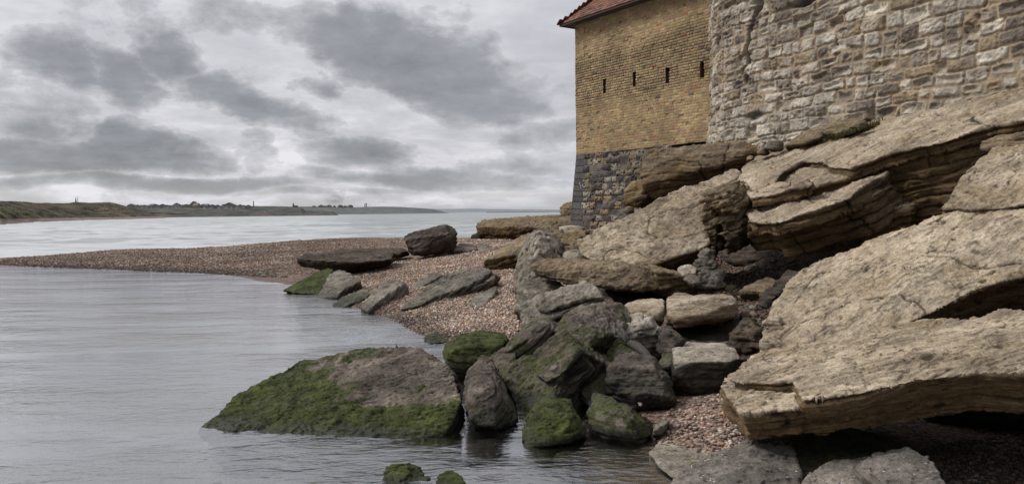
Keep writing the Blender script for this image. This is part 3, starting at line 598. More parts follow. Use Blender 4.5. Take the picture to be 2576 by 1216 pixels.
rock('boulder', 'round dark boulder with a pale crown left of the cracked top block', 'boulder', M_MOSSY, [
    ('H', [(1524, 975, 7.6), (1530, 920, 7.9), (1555, 902, 8.1), (1600, 892, 8.2), (1645, 903, 8.1), (1685, 950, 7.9), (1702, 1010, 7.6), (1698, 1055, 7.6), (1640, 1062, 7.5), (1570, 1022, 7.5), (1535, 990, 7.5), (1580, 950, 7.35), (1640, 960, 7.15), (1675, 1000, 7.3)], (0.05, 0.6, -0.15)),
], px=1.5, rnd=3, lump=0.05, ledge=0.008, moss=0.55, mossz=0.6, bare=[(1600, 905, 7.8, 0.3)], wetz=0.3, rough=0.012)
rock('rock', 'dark mossy rock in the shade between tall central boulder and pale holed boulder', 'boulder', M_MOSSY, [
    ('H', [(1508, 930, 8.4), (1530, 870, 8.8), (1560, 845, 8.9), (1600, 870, 8.7), (1640, 905, 8.5), (1650, 930, 8.3), (1560, 960, 8.0), (1510, 985, 8.0)], (0.05, 0.4, -0.3)),
    ('H', [(1460, 990, 7.9), (1500, 930, 8.3), (1530, 940, 8.2), (1530, 1010, 7.7), (1490, 1030, 7.6)], (0.05, 0.4, -0.3)),
], px=1.5, rnd=2, lump=0.05, moss=0.9, mossz=0.7)
rock('rock', 'grey green rock under the right side of the round dark boulder', 'boulder', M_DARK, [
    ('H', [(1610, 1075, 7.1), (1630, 1058, 7.3), (1670, 1060, 7.2), (1655, 1085, 6.9), (1645, 1105, 6.75)], (0.05, 0.3, -0.2))], px=1.5, rnd=2, lump=0.03, moss=0.4)
rock('rock', 'larger of two mossy lumps breaking the water at the bottom edge', 'boulder', M_MOSSY, [
    ('H', [(950, 1216, 5.7), (962, 1190, 5.8), (985, 1174, 5.9), (1010, 1180, 5.8), (1030, 1168, 5.9), (1062, 1178, 5.85), (1094, 1210, 5.7), (1080, 1240, 5.6), (970, 1240, 5.6)], (0, 0.25, -0.3))], px=1.3, rnd=2, lump=0.04, moss=1.3, mossz=0.5, wetz=0.03, chips=3, facet=0.015)
rock('rock', 'smaller of two mossy lumps breaking the water at the bottom edge', 'boulder', M_MOSSY, [
    ('H', [(1096, 1220, 5.6), (1105, 1194, 5.7), (1130, 1184, 5.75), (1158, 1195, 5.7), (1170, 1222, 5.6), (1130, 1240, 5.5)], (0, 0.2, -0.3))], px=1.3, rnd=2, lump=0.03, moss=1.3, mossz=0.5, wetz=0.03, chips=3)
rock('rock', 'flat pale rock just under the brown shallow water', 'boulder', M_GREY, [
    ('H', [(1395, 1150, 6.35), (1420, 1134, 6.6), (1475, 1140, 6.5), (1482, 1165, 6.2), (1440, 1178, 6.0), (1400, 1168, 6.15)], (0, 0.05, -0.3))], px=1.5, rnd=2, lump=0.01, moss=0.3, mossz=1, wetz=0)

rock('rock', 'small dark stone wedged in the notch above the hanging weed of the tall central boulder', 'boulder', M_DARK, [
    ('H', [(1392, 835, 9.0), (1402, 812, 9.2), (1422, 808, 9.2), (1432, 828, 9.0), (1415, 848, 8.8)], (0.05, 0.3, -0.1))], px=1.3, rnd=1, lump=0.03, moss=0.5, mossz=1)
rock('rock', 'brown angular stone in the gap right of the broad grey brown boulder', 'boulder', M_BROWN, [
    ('H', [(1545, 800, 10.6), (1560, 778, 10.8), (1585, 776, 10.8), (1592, 800, 10.5), (1565, 815, 10.4)], (0.05, 0.3, -0.1))], px=1.3, rnd=1, lump=0.03, wetz=0)
rock('rock', 'dark wet stone wedged under the left edge of the cracked top block', 'boulder', M_MOSSY, [
    ('H', [(1655, 915, 8.4), (1672, 892, 8.6), (1698, 890, 8.5), (1706, 930, 8.1), (1680, 950, 7.95), (1660, 940, 8.1)], (0.05, 0.3, -0.1))], px=1.3, rnd=1, lump=0.03, moss=0.7, mossz=1)
rock('rock', 'flat grey stone standing on edge in the pebbles near the shallow pool', 'boulder', M_GREY, [
    ('H', [(1640, 1092, 6.65), (1650, 1070, 6.8), (1678, 1050, 6.95), (1684, 1062, 6.8), (1662, 1090, 6.6)], (0.03, 0.12, -0.05))], px=1.2, rnd=1, lump=0.01, ledge=0.004, wetz=0)
# ---- foreground rocks bottom right
rock('rock_slab', 'smooth pale slab with a thin green film sloping into the shallow pool', 'rock slab', M_PALE, [
    ('H', [(1630, 1140, 6.25), (1650, 1118, 6.5), (1690, 1104, 6.65), (1760, 1096, 6.7), (1830, 1104, 6.55), (1850, 1125, 6.3), (1800, 1170, 5.85), (1740, 1200, 5.6), (1700, 1195, 5.65), (1660, 1170, 5.9)], (0.05, 0.1, -0.35)),
], px=1.4, rnd=5, lump=0.03, rough=0.004, flake=0.005, chips=0, moss=0.36, mossz=1.2, wetz=0.0)
rock('rock', 'grey rock with white flecks at the bottom edge beside the green filmed slab', 'boulder', M_FLECK, [
    ('H', [(1690, 1240, 5.0), (1704, 1200, 5.3), (1760, 1174, 5.5), (1815, 1152, 5.6), (1864, 1130, 5.7), (1908, 1102, 5.85), (1930, 1098, 5.8), (1990, 1140, 5.45), (2015, 1190, 5.1), (2010, 1250, 4.8), (1870, 1170, 5.2), (1800, 1260, 4.85)], (0.05, 0.4, -0.4)),
], px=1.4, rnd=4, lump=0.06, rough=0.006, wetz=0)
rock('rock', 'dark green rock in the shade under the long foreground slab', 'boulder', M_MOSSY, [
    ('H', [(1930, 1120, 5.9), (1970, 1085, 6.3), (2120, 1080, 6.2), (2250, 1095, 6.0), (2330, 1130, 5.7), (2200, 1170, 5.3), (2060, 1200, 5.2), (2000, 1200, 5.3)], (0.05, 0.3, -0.4)),
], px=1.5, rnd=3, lump=0.05, moss=0.9, mossz=0.8, wetz=0)
rock('rock_slab', 'wide grey slab with a thin broken edge along the bottom, right of the flecked rock', 'rock slab', M_FLECK, [
    ('H', [(2000, 1250, 4.75), (2035, 1190, 5.05), (2100, 1160, 5.2), (2200, 1150, 5.1), (2260, 1170, 4.9), (2280, 1260, 4.5)], (0.05, 0.3, -0.4)),
    ('H', [(2155, 1178, 4.85), (2200, 1142, 5.05), (2280, 1130, 5.0), (2335, 1150, 4.8), (2385, 1215, 4.4), (2400, 1260, 4.2), (2250, 1260, 4.3), (2205, 1195, 4.6)], (0.05, 0.3, -0.3)),
], px=1.5, rnd=3, lump=0.03, rough=0.005, flake=0.008, wetz=0)

# ---- the hollow below the layered slab
rock('rock', 'crooked stack of pale eroded stone with a flat cap in the dark hollow', 'boulder', M_GREY, [
    ('H', [(1760, 650, 12.8), (1762, 634, 12.9), (1780, 629, 12.9), (1800, 636, 12.9), (1800, 648, 12.8)], (0.05, 0.3, 0)),
    ('H', [(1765, 646, 12.85), (1795, 646, 12.85), (1805, 670, 12.7), (1790, 690, 12.6), (1752, 682, 12.7), (1746, 668, 12.8)], (0.05, 0.3, 0)),
    ('H', [(1768, 680, 12.7), (1800, 668, 12.8), (1825, 690, 12.6), (1828, 722, 12.4), (1790, 738, 12.2), (1752, 730, 12.3), (1755, 700, 12.5)], (0.05, 0.4, 0)),
], px=1.4, rnd=1, lump=0.03, ledge=0.01, rough=0.02, moss=0.6, mossz=0.75, wetz=0)
rock('rock', 'white rounded stone at the foot of the crooked stack', 'boulder', M_PALE, [
    ('H', [(1708, 690, 12.6), (1715, 674, 12.8), (1735, 670, 12.8), (1755, 680, 12.7), (1750, 700, 12.4), (1720, 702, 12.4)], (0, 0.3, 0))], px=1.4, rnd=3, lump=0.04, wetz=0)
rock('rock', 'blue grey stone just below the white rounded stone', 'boulder', M_GREY, [
    ('H', [(1725, 704, 12.3), (1740, 694, 12.4), (1762, 696, 12.3), (1768, 716, 12.1), (1745, 722, 12.0)], (0, 0.3, 0))], px=1.4, rnd=2, lump=0.03, wetz=0)
rock('rock', 'flat brown stone lying in the dark rubble of the hollow', 'boulder', M_BROWN, [
    ('H', [(1858, 735, 12.0), (1880, 715, 12.5), (1930, 700, 12.8), (1965, 705, 12.5), (1950, 730, 12.0), (1900, 752, 11.6), (1870, 750, 11.7)], (0.05, 0.3, -0.1))], px=1.5, rnd=1, lump=0.04, wetz=0)
rock('rock', 'upright dark grooved rock at the hollow mouth beside the largest sloping slab', 'boulder', M_DARK, [
    ('H', [(1905, 770, 10.6), (1915, 738, 10.9), (1945, 722, 11.0), (1985, 690, 11.2), (2010, 690, 11.0), (1975, 730, 10.6), (1945, 765, 10.4), (1920, 790, 10.2)], (0.2, 0.4, 0))], px=1.5, rnd=1, lump=0.05, ledge=0.04, nb=(0.8, 0.3, 0.5), wetz=0)
rock('rock', 'small blue grey stone peeping up behind the split tan block', 'boulder', M_GREY, [
    ('H', [(1690, 752, 11.0), (1705, 742, 11.2), (1735, 742, 11.2), (1752, 756, 10.9), (1720, 762, 10.8)], (0, 0.3, 0))], px=1.4, rnd=3, lump=0.03, wetz=0)
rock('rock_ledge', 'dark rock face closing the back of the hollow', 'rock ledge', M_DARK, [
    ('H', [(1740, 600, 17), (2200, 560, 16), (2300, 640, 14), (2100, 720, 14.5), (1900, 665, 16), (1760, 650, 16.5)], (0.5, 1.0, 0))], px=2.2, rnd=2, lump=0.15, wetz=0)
st = random.Random(5)
for i in range(26):
    u = st.uniform(1835, 2040); v = st.uniform(665, 800)
    if u > 1960 and v > 700: continue
    d = 1.42 * F_PX / (v - 522); r = st.uniform(5, 17)
    rr = [(u - r, v + r * .2, d), (u - r * .5, v - r * .5, d + .05), (u + r * .4, v - r * .6, d + .05), (u + r, v, d), (u + r * .5, v + r * .5, d - .08), (u - r * .6, v + r * .5, d - .08)]
    rock('stone', 'small loose stone in the dark rubble below the layered slab', 'stone', [M_BROWN, M_GREY, M_DARK][i % 3], [('H', rr, (0, 0.15, 0))], px=1.5, rnd=1, lump=0.012, ledge=0.006, wetz=0, group='loose stones in the dark hollow')

# ------------------------------------------------------------------ ground (beach, hollow floor, pool bed)
cp = []
for (u, v, z) in [(0, 668, 0), (150, 673, 0), (350, 680, 0), (560, 690, 0), (700, 712, 0), (900, 775, 0), (965, 792, 0), (1040, 832, 0), (1100, 862, 0), (1150, 900, -0.1),
                  (0, 648.5, .2), (137, 641.6, .25), (308, 630, .35), (444, 626, .42), (581, 619, .5), (718, 610, .55), (880, 602, .6), (1000, 600, .65), (1190, 599, .68), (1300, 597, .7), (1400, 590, .85),
                  (1050, 740, .22), (1150, 800, .12), (1230, 820, .15), (1280, 780, .25), (1270, 700, .42), (1100, 670, .42), (900, 650, .4), (800, 700, .1),
                  (1000, 900, -.25), (700, 850, -.45), (300, 760, -.35), (0, 760, -.4), (400, 1000, -.55), (0, 1000, -.6), (0, 1216, -.6), (500, 1216, -.5), (900, 1216, -.4), (1200, 1180, -.35), (1300, 1200, -.28), (700, 1080, -.45),
                  (1450, 1150, -.14), (1560, 1170, -.10), (1650, 1190, -.04), (1600, 1216, -.12), (1500, 1216, -.2), (1340, 1130, -.2), (1560, 1120, -0.1),
                  (1700, 1040, .07), (1750, 1050, .10), (1820, 1060, .12), (1640, 1100, .01), (1780, 1090, .10), (1850, 1095, .12), (1900, 1110, .1), (2500, 1190, .1), (2300, 1100, .12), (2576, 1216, .12),
                  (1900, 720, .6), (1850, 680, .7), (1900, 780, .5), (1870, 830, .35), (1780, 760, .5), (1640, 745, .45), (1700, 690, .65), (1560, 760, .35), (1450, 830, .15), (1400, 690, .55), (1600, 850, .1), (1780, 870, .1), (1420, 650, .8), (2050, 660, .75)]:
    p = Gz(u, v, z); cp.append((p[0], p[1], z))
cp += [(2.2, 24, 1.35), (4, 22, 1.5), (3, 19, 1.1), (1.5, 20, 0.9), (4.0, 17, 1.5), (3.5, 15, 0.9), (6, 17, 2.6), (8, 13, 2.6), (7, 20, 3), (10, 18, 3.4), (6, 11, 0.8), (5, 9, 0.4), (4, 7, 0.2), (4.5, 5, 0.15), (7, 7, 0.5),
       (0.5, 30, 0.75), (4, 32, 0.9), (8, 32, 1.4), (12, 40, 0.6), (14, 28, 2.2), (-30, 37, -.4), (-20, 40, -.4), (-10, 47, -.5), (0, 47, -.4), (8, 48, -.4), (-35, 33, .1), (-35, 20, -.5), (-12, 3, -.7), (0, 2.5, -.4), (3, 3, .0), (0, 60, -1.5), (-30, 60, -1.5), (20, 60, -1.5)]
cp = np.array(cp)
def tps(r): return r * r * np.log(r + 1e-6)
def rbf_fit(c):
    n = len(c); D = np.sqrt(((c[:, None, :2] - c[None, :, :2]) ** 2).sum(-1))
    A = np.zeros((n + 3, n + 3)); A[:n, :n] = tps(D) + np.eye(n) * 0.3
    A[:n, n] = 1; A[:n, n + 1:] = c[:, :2]; A[n, :n] = 1; A[n + 1:, :n] = c[:, :2].T
    return np.linalg.solve(A, np.concatenate([c[:, 2], [0, 0, 0]]))
_w = rbf_fit(cp)
def ground_z(x, y):
    out = np.empty(len(x)); xy = np.stack([x, y], 1)
    for a in range(0, len(x), 20000):
        s = xy[a:a + 20000]; D = np.sqrt(((s[:, None, :] - cp[None, :, :2]) ** 2).sum(-1))
        out[a:a + 20000] = tps(D) @ _w[:-3] + _w[-3] + s @ _w[-2:]
    return np.clip(out, -1.6, 4)
rows = np.concatenate([np.linspace(-6, 2.4, 12), 2.5 * (64 / 2.5) ** np.linspace(0, 1, 520)])
ks = np.linspace(-1.15, 0.95, 560)
Y = np.repeat(rows[:, None], len(ks), 1); X = ks[None, :] * np.maximum(Y, 8.0 - 0.45 * Y) 
X[12:] = (ks[None, :] * Y)[12:]
X[:12] = ks[None, :] * 2.5 * (1 + (2.5 - Y[:12]) * 0.6)
x = X.ravel(); y = Y.ravel()
gz = ground_z(x, y)
P3 = np.stack([x, y, gz * 0], 1)
gz2 = gz + 0.03 * fbm(P3 * 0.7, 3, 3) + 0.010 * pn(P3 * 6, 5) + 0.008 * pn(P3 * 16, 6)
me = grid_mesh(np.stack([X, Y, gz2.reshape(X.shape)], -1)); smooth(me)
m, t = mat('gravel_ground')
g = t.n('ShaderNodeNewGeometry').outputs['Position']
vc = t.voro(g, 26, 'Color'); vd = t.voro(g, 26, 'Distance'); vc2 = t.voro(g, 11, 'Color')
sep = t.n('ShaderNodeSeparateColor', i={0: vc}).outputs[0]; sep2 = t.n('ShaderNodeSeparateColor', i={0: vc2}).outputs[1]
col = t.ramp(sep, [(0.0, (0.10, 0.065, 0.05)), (0.25, (0.23, 0.145, 0.11)), (0.5, (0.36, 0.245, 0.19)), (0.75, (0.42, 0.29, 0.21)), (1.0, (0.6, 0.5, 0.42))])
col = t.mix(0.35, col, t.ramp(sep2, [(0, (0.17, 0.10, 0.08)), (1, (0.46, 0.34, 0.26))]))
col = t.mix(t.math('MULTIPLY', t.maprange(t.noise(g, 0.35, 3, 0.6), 0.4, 0.62), 0.4), col, (0.16, 0.105, 0.085))
col = t.mix(t.maprange(vd, 0.45, 0.75), col, (0.05, 0.033, 0.026))
sz = t.n('ShaderNodeSeparateXYZ', i={0: g})
zz = sz.outputs[2]
# darker wet stones by the water and on the far spit
wetf = t.maprange(t.math('ADD', zz, t.math('MULTIPLY', t.noise(g, 1.5, 3, 0.6), 0.08)), 0.13, 0.04)
col = t.mix(t.math('MULTIPLY', wetf, 0.75), col, t.mix(1.0, col, (0.35, 0.3, 0.27), 'MULTIPLY'))
slab_shade = t.math('MULTIPLY', t.maprange(sz.outputs[0], 1.8, 2.2), t.maprange(sz.outputs[1], 8.2, 7.6))  # shade under the long foreground slab put into the gravel colour
col = t.mix(t.math('MULTIPLY', slab_shade, 0.85), col, t.mix(1.0, col, (0.16, 0.13, 0.11), 'MULTIPLY'))
farw = t.math('MULTIPLY', t.maprange(sz.outputs[0], -2.0, -9.0), 0.5)
col = t.mix(farw, col, t.mix(1.0, col, (0.42, 0.35, 0.32), 'MULTIPLY'))
# mud and sand on the bed and in the foreground patch
bed = t.maprange(zz, 0.02, -0.08)
mud = t.ramp(t.noise(g, 3, 5, 0.6), [(0.3, (0.07, 0.054, 0.036)), (0.6, (0.15, 0.118, 0.08)), (0.8, (0.22, 0.18, 0.125))])
deep = t.mix(t.maprange(zz, -0.12, -0.4), mud, (0.44, 0.455, 0.46))  # pale light of murky deep water put into the bed colour
col = t.mix(t.math('MULTIPLY', bed, 0.9), col, deep)
# hollow floor: its shade put into the rubble colour
hollow_shade = t.math('MULTIPLY', t.maprange(sz.outputs[0], 1.4, 2.0), t.maprange(sz.outputs[1], 8.5, 9.3))
col = t.mix(t.math('MULTIPLY', hollow_shade, 0.7), col, t.mix(1.0, col, (0.25, 0.22, 0.19), 'MULTIPLY'))
sand = t.math('MULTIPLY', t.maprange(t.noise(g, 2.2, 3, 0.5), 0.44, 0.56), t.math('MULTIPLY', t.math('MULTIPLY', t.maprange(sz.outputs[1], 8.5, 7.8), t.maprange(sz.outputs[0], 2.1, 1.8)), t.maprange(zz, 0.0, 0.06)))
col = t.mix(t.math('MULTIPLY', sand, 0.85), col, (0.165, 0.105, 0.075))
h = t.math('MULTIPLY', vd, -1.0)
nm = t.bump(h, 0.9, 0.03)
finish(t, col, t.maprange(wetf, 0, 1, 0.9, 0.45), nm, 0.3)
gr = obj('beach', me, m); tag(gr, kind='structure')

# ------------------------------------------------------------------ loose pebbles (uncountable)
def ico():
    b = bmesh.new(); bmesh.ops.create_icosphere(b, subdivisions=1, radius=1)
    V = np.array([v.co[:] for v in b.verts]); Fc = np.array([[v.index for v in f.verts] for f in b.faces]); b.free(); return V, Fc
IV, IF = ico()
def rotm(n):
    q = RNG.normal(size=(n, 4)); q /= np.linalg.norm(q, axis=1)[:, None]
    w, a, b, c = q.T
    return np.stack([1 - 2 * (b * b + c * c), 2 * (a * b - w * c), 2 * (a * c + w * b), 2 * (a * b + w * c), 1 - 2 * (a * a + c * c), 2 * (b * c - w * a), 2 * (a * c - w * b), 2 * (b * c + w * a), 1 - 2 * (a * a + b * b)], 1).reshape(-1, 3, 3)
PAL = np.array([(0.38, 0.275, 0.205), (0.48, 0.395, 0.32), (0.29, 0.19, 0.14), (0.20, 0.14, 0.11), (0.58, 0.53, 0.46), (0.26, 0.22, 0.19), (0.38, 0.245, 0.15), (0.13, 0.11, 0.10), (0.44, 0.34, 0.275)])
def pebbles(name, label, polys, mat_, seed):
    rg = np.random.RandomState(seed); cs = []; sz_ = []
    for (poly, n, s0, s1) in polys:
        w = np.array([Gz(u, v, z)[:2] for u, v, z in poly]); lo, hi = w.min(0), w.max(0)
        pt = rg.uniform(size=(n * 3, 2)) * (hi - lo) + lo
        ins = np.zeros(len(pt), bool); j = len(w) - 1
        for i in range(len(w)):
            c = ((w[i, 1] > pt[:, 1]) != (w[j, 1] > pt[:, 1])) & (pt[:, 0] < (w[j, 0] - w[i, 0]) * (pt[:, 1] - w[i, 1]) / (w[j, 1] - w[i, 1] + 1e-9) + w[i, 0])
            ins ^= c; j = i
        pt = pt[ins][:n]; cs.append(pt); sz_.append(s0 * (s1 / s0) ** (rg.uniform(size=len(pt)) ** 2.2))
    c = np.concatenate(cs); s = np.concatenate(sz_)
    z = ground_z(c[:, 0], c[:, 1]); ok = z > -0.06; c, s, z = c[ok], s[ok], z[ok]; n = len(c)
    z = z + 0.03 * fbm(np.stack([c[:, 0], c[:, 1], z * 0], 1) * 0.7, 3, 3)
    sc = np.stack([s, s * rg.uniform(.6, .95, n), s * rg.uniform(.4, .75, n)], 1)
    V = (IV[None] * sc[:, None, :]) * (1 + 0.12 * rg.normal(size=(n, len(IV), 1)))
    V = np.einsum('nij,nkj->nki', rotm(n), V); V[:, :, 2] *= 0.75
    V += np.stack([c[:, 0], c[:, 1], z + s * 0.35], 1)[:, None, :]
    Fs = (IF[None] + (np.arange(n) * len(IV))[:, None, None]).reshape(-1, 3)
    me = fast_mesh(V.reshape(-1, 3), Fs)
    col = PAL[rg.randint(0, len(PAL), n)] * rg.uniform(0.9, 1.32, n)[:, None]
    wet = (1 - sstep(0.03, 0.10, z + 0.03 * rg.normal(size=n)))[:, None]; col = col * (1 - 0.6 * wet)
    col = np.where(((c[:, 0] > 1.7) & (c[:, 1] > 8.9))[:, None], col * 0.32, col)  # shade of the hollow put into the pebble colour
    col = np.where(((c[:, 0] > 2.2) & (c[:, 1] < 7))[:, None], col * 0.22, col)  # shade under the foreground slab put into the pebble colour
    fs_ = (1 - 0.38 * sstep(-1.0, -8.0, c[:, 0]))[:, None]; col = col * fs_ * np.array([1.05, 1.02, 1.0])
    col = col * (1 + 0.5 * pn(np.stack([c[:, 0] * 0.35, c[:, 1] * 0.9, c[:, 0] * 0], 1), 7) + 0.3 * pn(np.stack([c[:, 0] * 1.3, c[:, 1] * 2.5, c[:, 0] * 0], 1), 8)).clip(0.5, 1.5)[:, None]
    attr_c(me, 'col', np.repeat(col, len(IV), 0)); smooth(me)
    o = obj(name, me, mat_); tag(o, label, 'gravel', kind='stuff'); return o
M_PEB, t = mat('pebble'); c = t.attr('col', 'Color'); g = t.n('ShaderNodeNewGeometry').outputs['Position']
finish(t, t.mix(1.0, c, t.ramp(t.noise(g, 60, 3, 0.6), [(0.3, 0.75), (0.7, 1.2)]), 'MULTIPLY'), 0.75, None, 0.35)
pebbles('gravel', 'pinkish shingle of small stones covering the beach between rocks and pool', [
    ([(960, 792, 0), (1040, 835, 0), (1110, 865, 0), (1300, 860, .1), (1310, 780, .25), (1290, 700, .4), (1100, 720, .25), (1000, 770, .1)], 24000, .010, .036),
    ([(740, 722, 0), (960, 792, 0), (1000, 775, .1), (1290, 720, .4), (1290, 650, .5), (1000, 650, .45), (800, 690, .15)], 25000, .014, .040),
    ([(800, 690, .15), (1000, 650, .45), (1290, 650, .5), (1290, 606, .66), (1000, 607, .6), (760, 615, .5), (600, 650, .3), (600, 690, 0)], 16000, .02, .045),
    ([(0, 667, 0), (0, 650, .2), (308, 631, .35), (581, 621, .5), (760, 612, .5), (720, 700, .05), (560, 689, 0), (300, 678, 0)], 22000, .025, .06)], M_PEB, 3)
pebbles('gravel', 'mixed dark pebbles in the small foreground hollow between block and pale slab', [
    ([(1640, 1110, .02), (1690, 1000, .08), (1840, 1000, .1), (1900, 1110, .1), (1860, 1140, .1), (1700, 1110, .05)], 900, .005, .034),
    ([(1790, 1085, .1), (1860, 1080, .1), (1860, 1125, .1), (1790, 1110, .1)], 160, .02, .04)], M_PEB, 4)
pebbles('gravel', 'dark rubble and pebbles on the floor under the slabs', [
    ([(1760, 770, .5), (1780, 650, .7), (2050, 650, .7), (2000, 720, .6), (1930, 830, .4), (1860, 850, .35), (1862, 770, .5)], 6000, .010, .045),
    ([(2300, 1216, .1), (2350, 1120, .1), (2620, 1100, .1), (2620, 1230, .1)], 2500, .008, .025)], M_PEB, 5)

# ------------------------------------------------------------------ water
def water_mat(name, tint, foam):
    m, t = mat(name)
    g = t.n('ShaderNodeNewGeometry').outputs['Position']
    v1 = t.vmath('MULTIPLY', g, (0.7, 1.4, 1)); 
    n1 = t.noise(v1, 2.2, 3, 0.55, 0.5); n2 = t.noise(t.vmath('MULTIPLY', g, (1, 2.0, 1)), 7.5, 4, 0.6, 0.3)
    amp = t.maprange(t.noise(t.vmath('MULTIPLY', g, (0.5, 1.3, 1)), 0.5, 3, 0.55), 0.38, 0.62, 0.25, 1.25)
    h = t.math('MULTIPLY', t.math('ADD', n1, t.math('ADD', t.math('MULTIPLY', n2, 0.45), t.math('MULTIPLY', t.noise(t.vmath('MULTIPLY', g, (1, 2.6, 1)), 3.4, 3, 0.5, 1.0), 0.7))), amp)
    nm = t.bump(h, 1.0, 0.018)
    fr = t.n('ShaderNodeFresnel'); fr.inputs[0].default_value = 1.42; t.set(fr.inputs['Normal'], nm)
    gl = t.n('ShaderNodeBsdfGlossy'); gl.inputs['Roughness'].default_value = 0.06; gl.inputs['Color'].default_value = (0.97, 0.98, 1, 1); t.set(gl.inputs['Normal'], nm)
    tr = t.n('ShaderNodeBsdfTransparent'); tr.inputs[0].default_value = (*tint, 1)
    mx = t.n('ShaderNodeMixShader'); t.set(mx.inputs[0], t.math('ADD', t.math('MULTIPLY', fr.outputs[0], 1.25), 0.24, clamp=True)); t.set(mx.inputs[1], tr); t.set(mx.inputs[2], gl)
    o = t.n('ShaderNodeOutputMaterial'); t.t.links.new(mx.outputs[0], o.inputs[0]); return m
M_POOL = water_mat('pool_water', (0.80, 0.80, 0.76), 0)
crest = [Gz(u, v, z) for u, v, z in [(-700, 652, .1), (-300, 650, .15), (0, 648.5, .2), (308, 630, .35), (581, 619, .5), (880, 602, .6), (1190, 599, .68), (1400, 590, .8)]]
cx = np.array([p[0] for p in crest]); cy = np.array([p[1] for p in crest])
xs = np.linspace(-60, 6, 140)
top_y = np.interp(xs, cx, cy)
Pw = np.zeros((2, len(xs), 3)); Pw[0, :, 0] = xs; Pw[0, :, 1] = -8; Pw[1, :, 0] = xs; Pw[1, :, 1] = top_y
me = grid_mesh(Pw); o = obj('pool_water', me, M_POOL); tag(o, kind='structure')

# sea beyond the spit: real waves and foam
yr = 30 * (30000 / 30.0) ** (np.linspace(0, 1, 640) ** 1.25)
kx = np.linspace(-1.0, 0.75, 620)
Y = np.repeat(yr[:, None], len(kx), 1); X = kx[None, :] * Y
xf = X.ravel(); yf = Y.ravel()
keep = yf > np.interp(xf, cx, cy) + 0.3
Pq = np.stack([xf, yf, yf * 0], 1)
wv = 0
for (sx, sy, a, sd) in [(0.05, 0.11, 0.38, 1), (0.13, 0.30, 0.24, 2), (0.35, 0.8, 0.09, 3)]:
    f_ = pn(Pq * np.array([sx, sy, 1]), sd); wv = wv + a * (1 - np.abs(f_) * 1.8) * np.clip(1.6 - 0.0 * yf, 0, 1)
wv = wv - 0.18; fade = 1 - sstep(250, 1800, yf)
swl = pn(Pq * np.array([0.02, 0.075, 1]), 8); wv = (wv + 0.30 * sstep(0.25, 0.6, swl) * np.exp(-yf / 400)) * fade * sstep(30, 60, yf)
z = np.where(keep, wv * 0.8, -0.3)
fo = fbm(Pq * np.array([0.05, 0.16, 1]), 4, 21, 0.6) + 0.55 * fbm(Pq * np.array([0.3, 0.9, 1]), 3, 22)
bias = 0.55 * (1 - sstep(0.0, 0.10, kx[None, :].repeat(len(yr), 0).ravel() + 0.27)) + 0.45 * (1 - sstep(60, 260, yf)) - 0.1
Zg = (wv * 0.8).reshape(Y.shape); sl_ = np.gradient(Zg, axis=0) / np.gradient(Y, axis=0)
front = sstep(0.02, 0.12, sl_.ravel()); back_ = sstep(-0.02, -0.12, sl_.ravel())
foam = np.clip(0.42 + 0.30 * fo + bias * 0.6 - 0.40 * front + 0.15 * back_, 0, 1)  # real foam, plus wave shading painted in: fronts darker, backs lighter
me = grid_mesh(np.stack([X, Y, z.reshape(X.shape)], -1)); smooth(me); attr_f(me, 'foam', foam)
m, t = mat('sea_water')
g = t.n('ShaderNodeNewGeometry').outputs['Position']
fm = t.attr('foam')
det = t.noise(t.vmath('MULTIPLY', g, (0.5, 1.6, 1)), 1.1, 5, 0.68, 0.6)
ff = t.maprange(t.math('ADD', fm, t.math('MULTIPLY', t.math('SUBTRACT', det, 0.5), 0.9)), 0.3, 0.95)
wcol = t.mix(t.maprange(t.noise(t.vmath('MULTIPLY', g, (0.004, 0.02, 1)), 1, 3, 0.5), 0.4, 0.6), (0.235, 0.265, 0.262), (0.275, 0.30, 0.298))
col = t.mix(ff, wcol, (0.50, 0.515, 0.53))
n2 = t.noise(t.vmath('MULTIPLY', g, (0.6, 2.0, 1)), 1.6, 5, 0.65)
nm = t.bump(n2, 1.0, 0.12)
b = finish(t, col, t.mix(ff, (0.38, 0.38, 0.38), (0.8, 0.8, 0.8)), nm, 0.5)
o = obj('sea', me, m); tag(o, kind='structure')

# a few low breaking wave crests
# (part of the sea surface: modelled as swell in the sheet above)

# ------------------------------------------------------------------ masonry
def wall_material(name, rough=0.92, bscale=30, bd=0.01):
    m, t = mat(name); c = t.attr('col', 'Color'); g = t.n('ShaderNodeNewGeometry').outputs['Position']
    n1 = t.noise(g, bscale, 5, 0.7); n2 = t.noise(g, 1.3, 4, 0.6); n3 = t.noise(g, 7, 4, 0.65)
    c = t.mix(1.0, c, t.ramp(n1, [(0.3, 0.68), (0.5, 1.0), (0.7, 1.28)]), 'MULTIPLY')
    c = t.mix(1.0, c, t.ramp(n2, [(0.35, 0.8), (0.65, 1.15)]), 'MULTIPLY')
    c = t.mix(1.0, c, t.ramp(n3, [(0.3, 0.8), (0.7, 1.15)]), 'MULTIPLY')
    finish(t, c, rough, t.bump(t.math('ADD', n1, t.math('MULTIPLY', n3, 0.7)), 0.8, bd), 0.2); return m
M_BRICK = wall_material('yellow_brick', bscale=34, bd=0.012); M_STONE = wall_material('old_stone', bscale=16, bd=0.03)

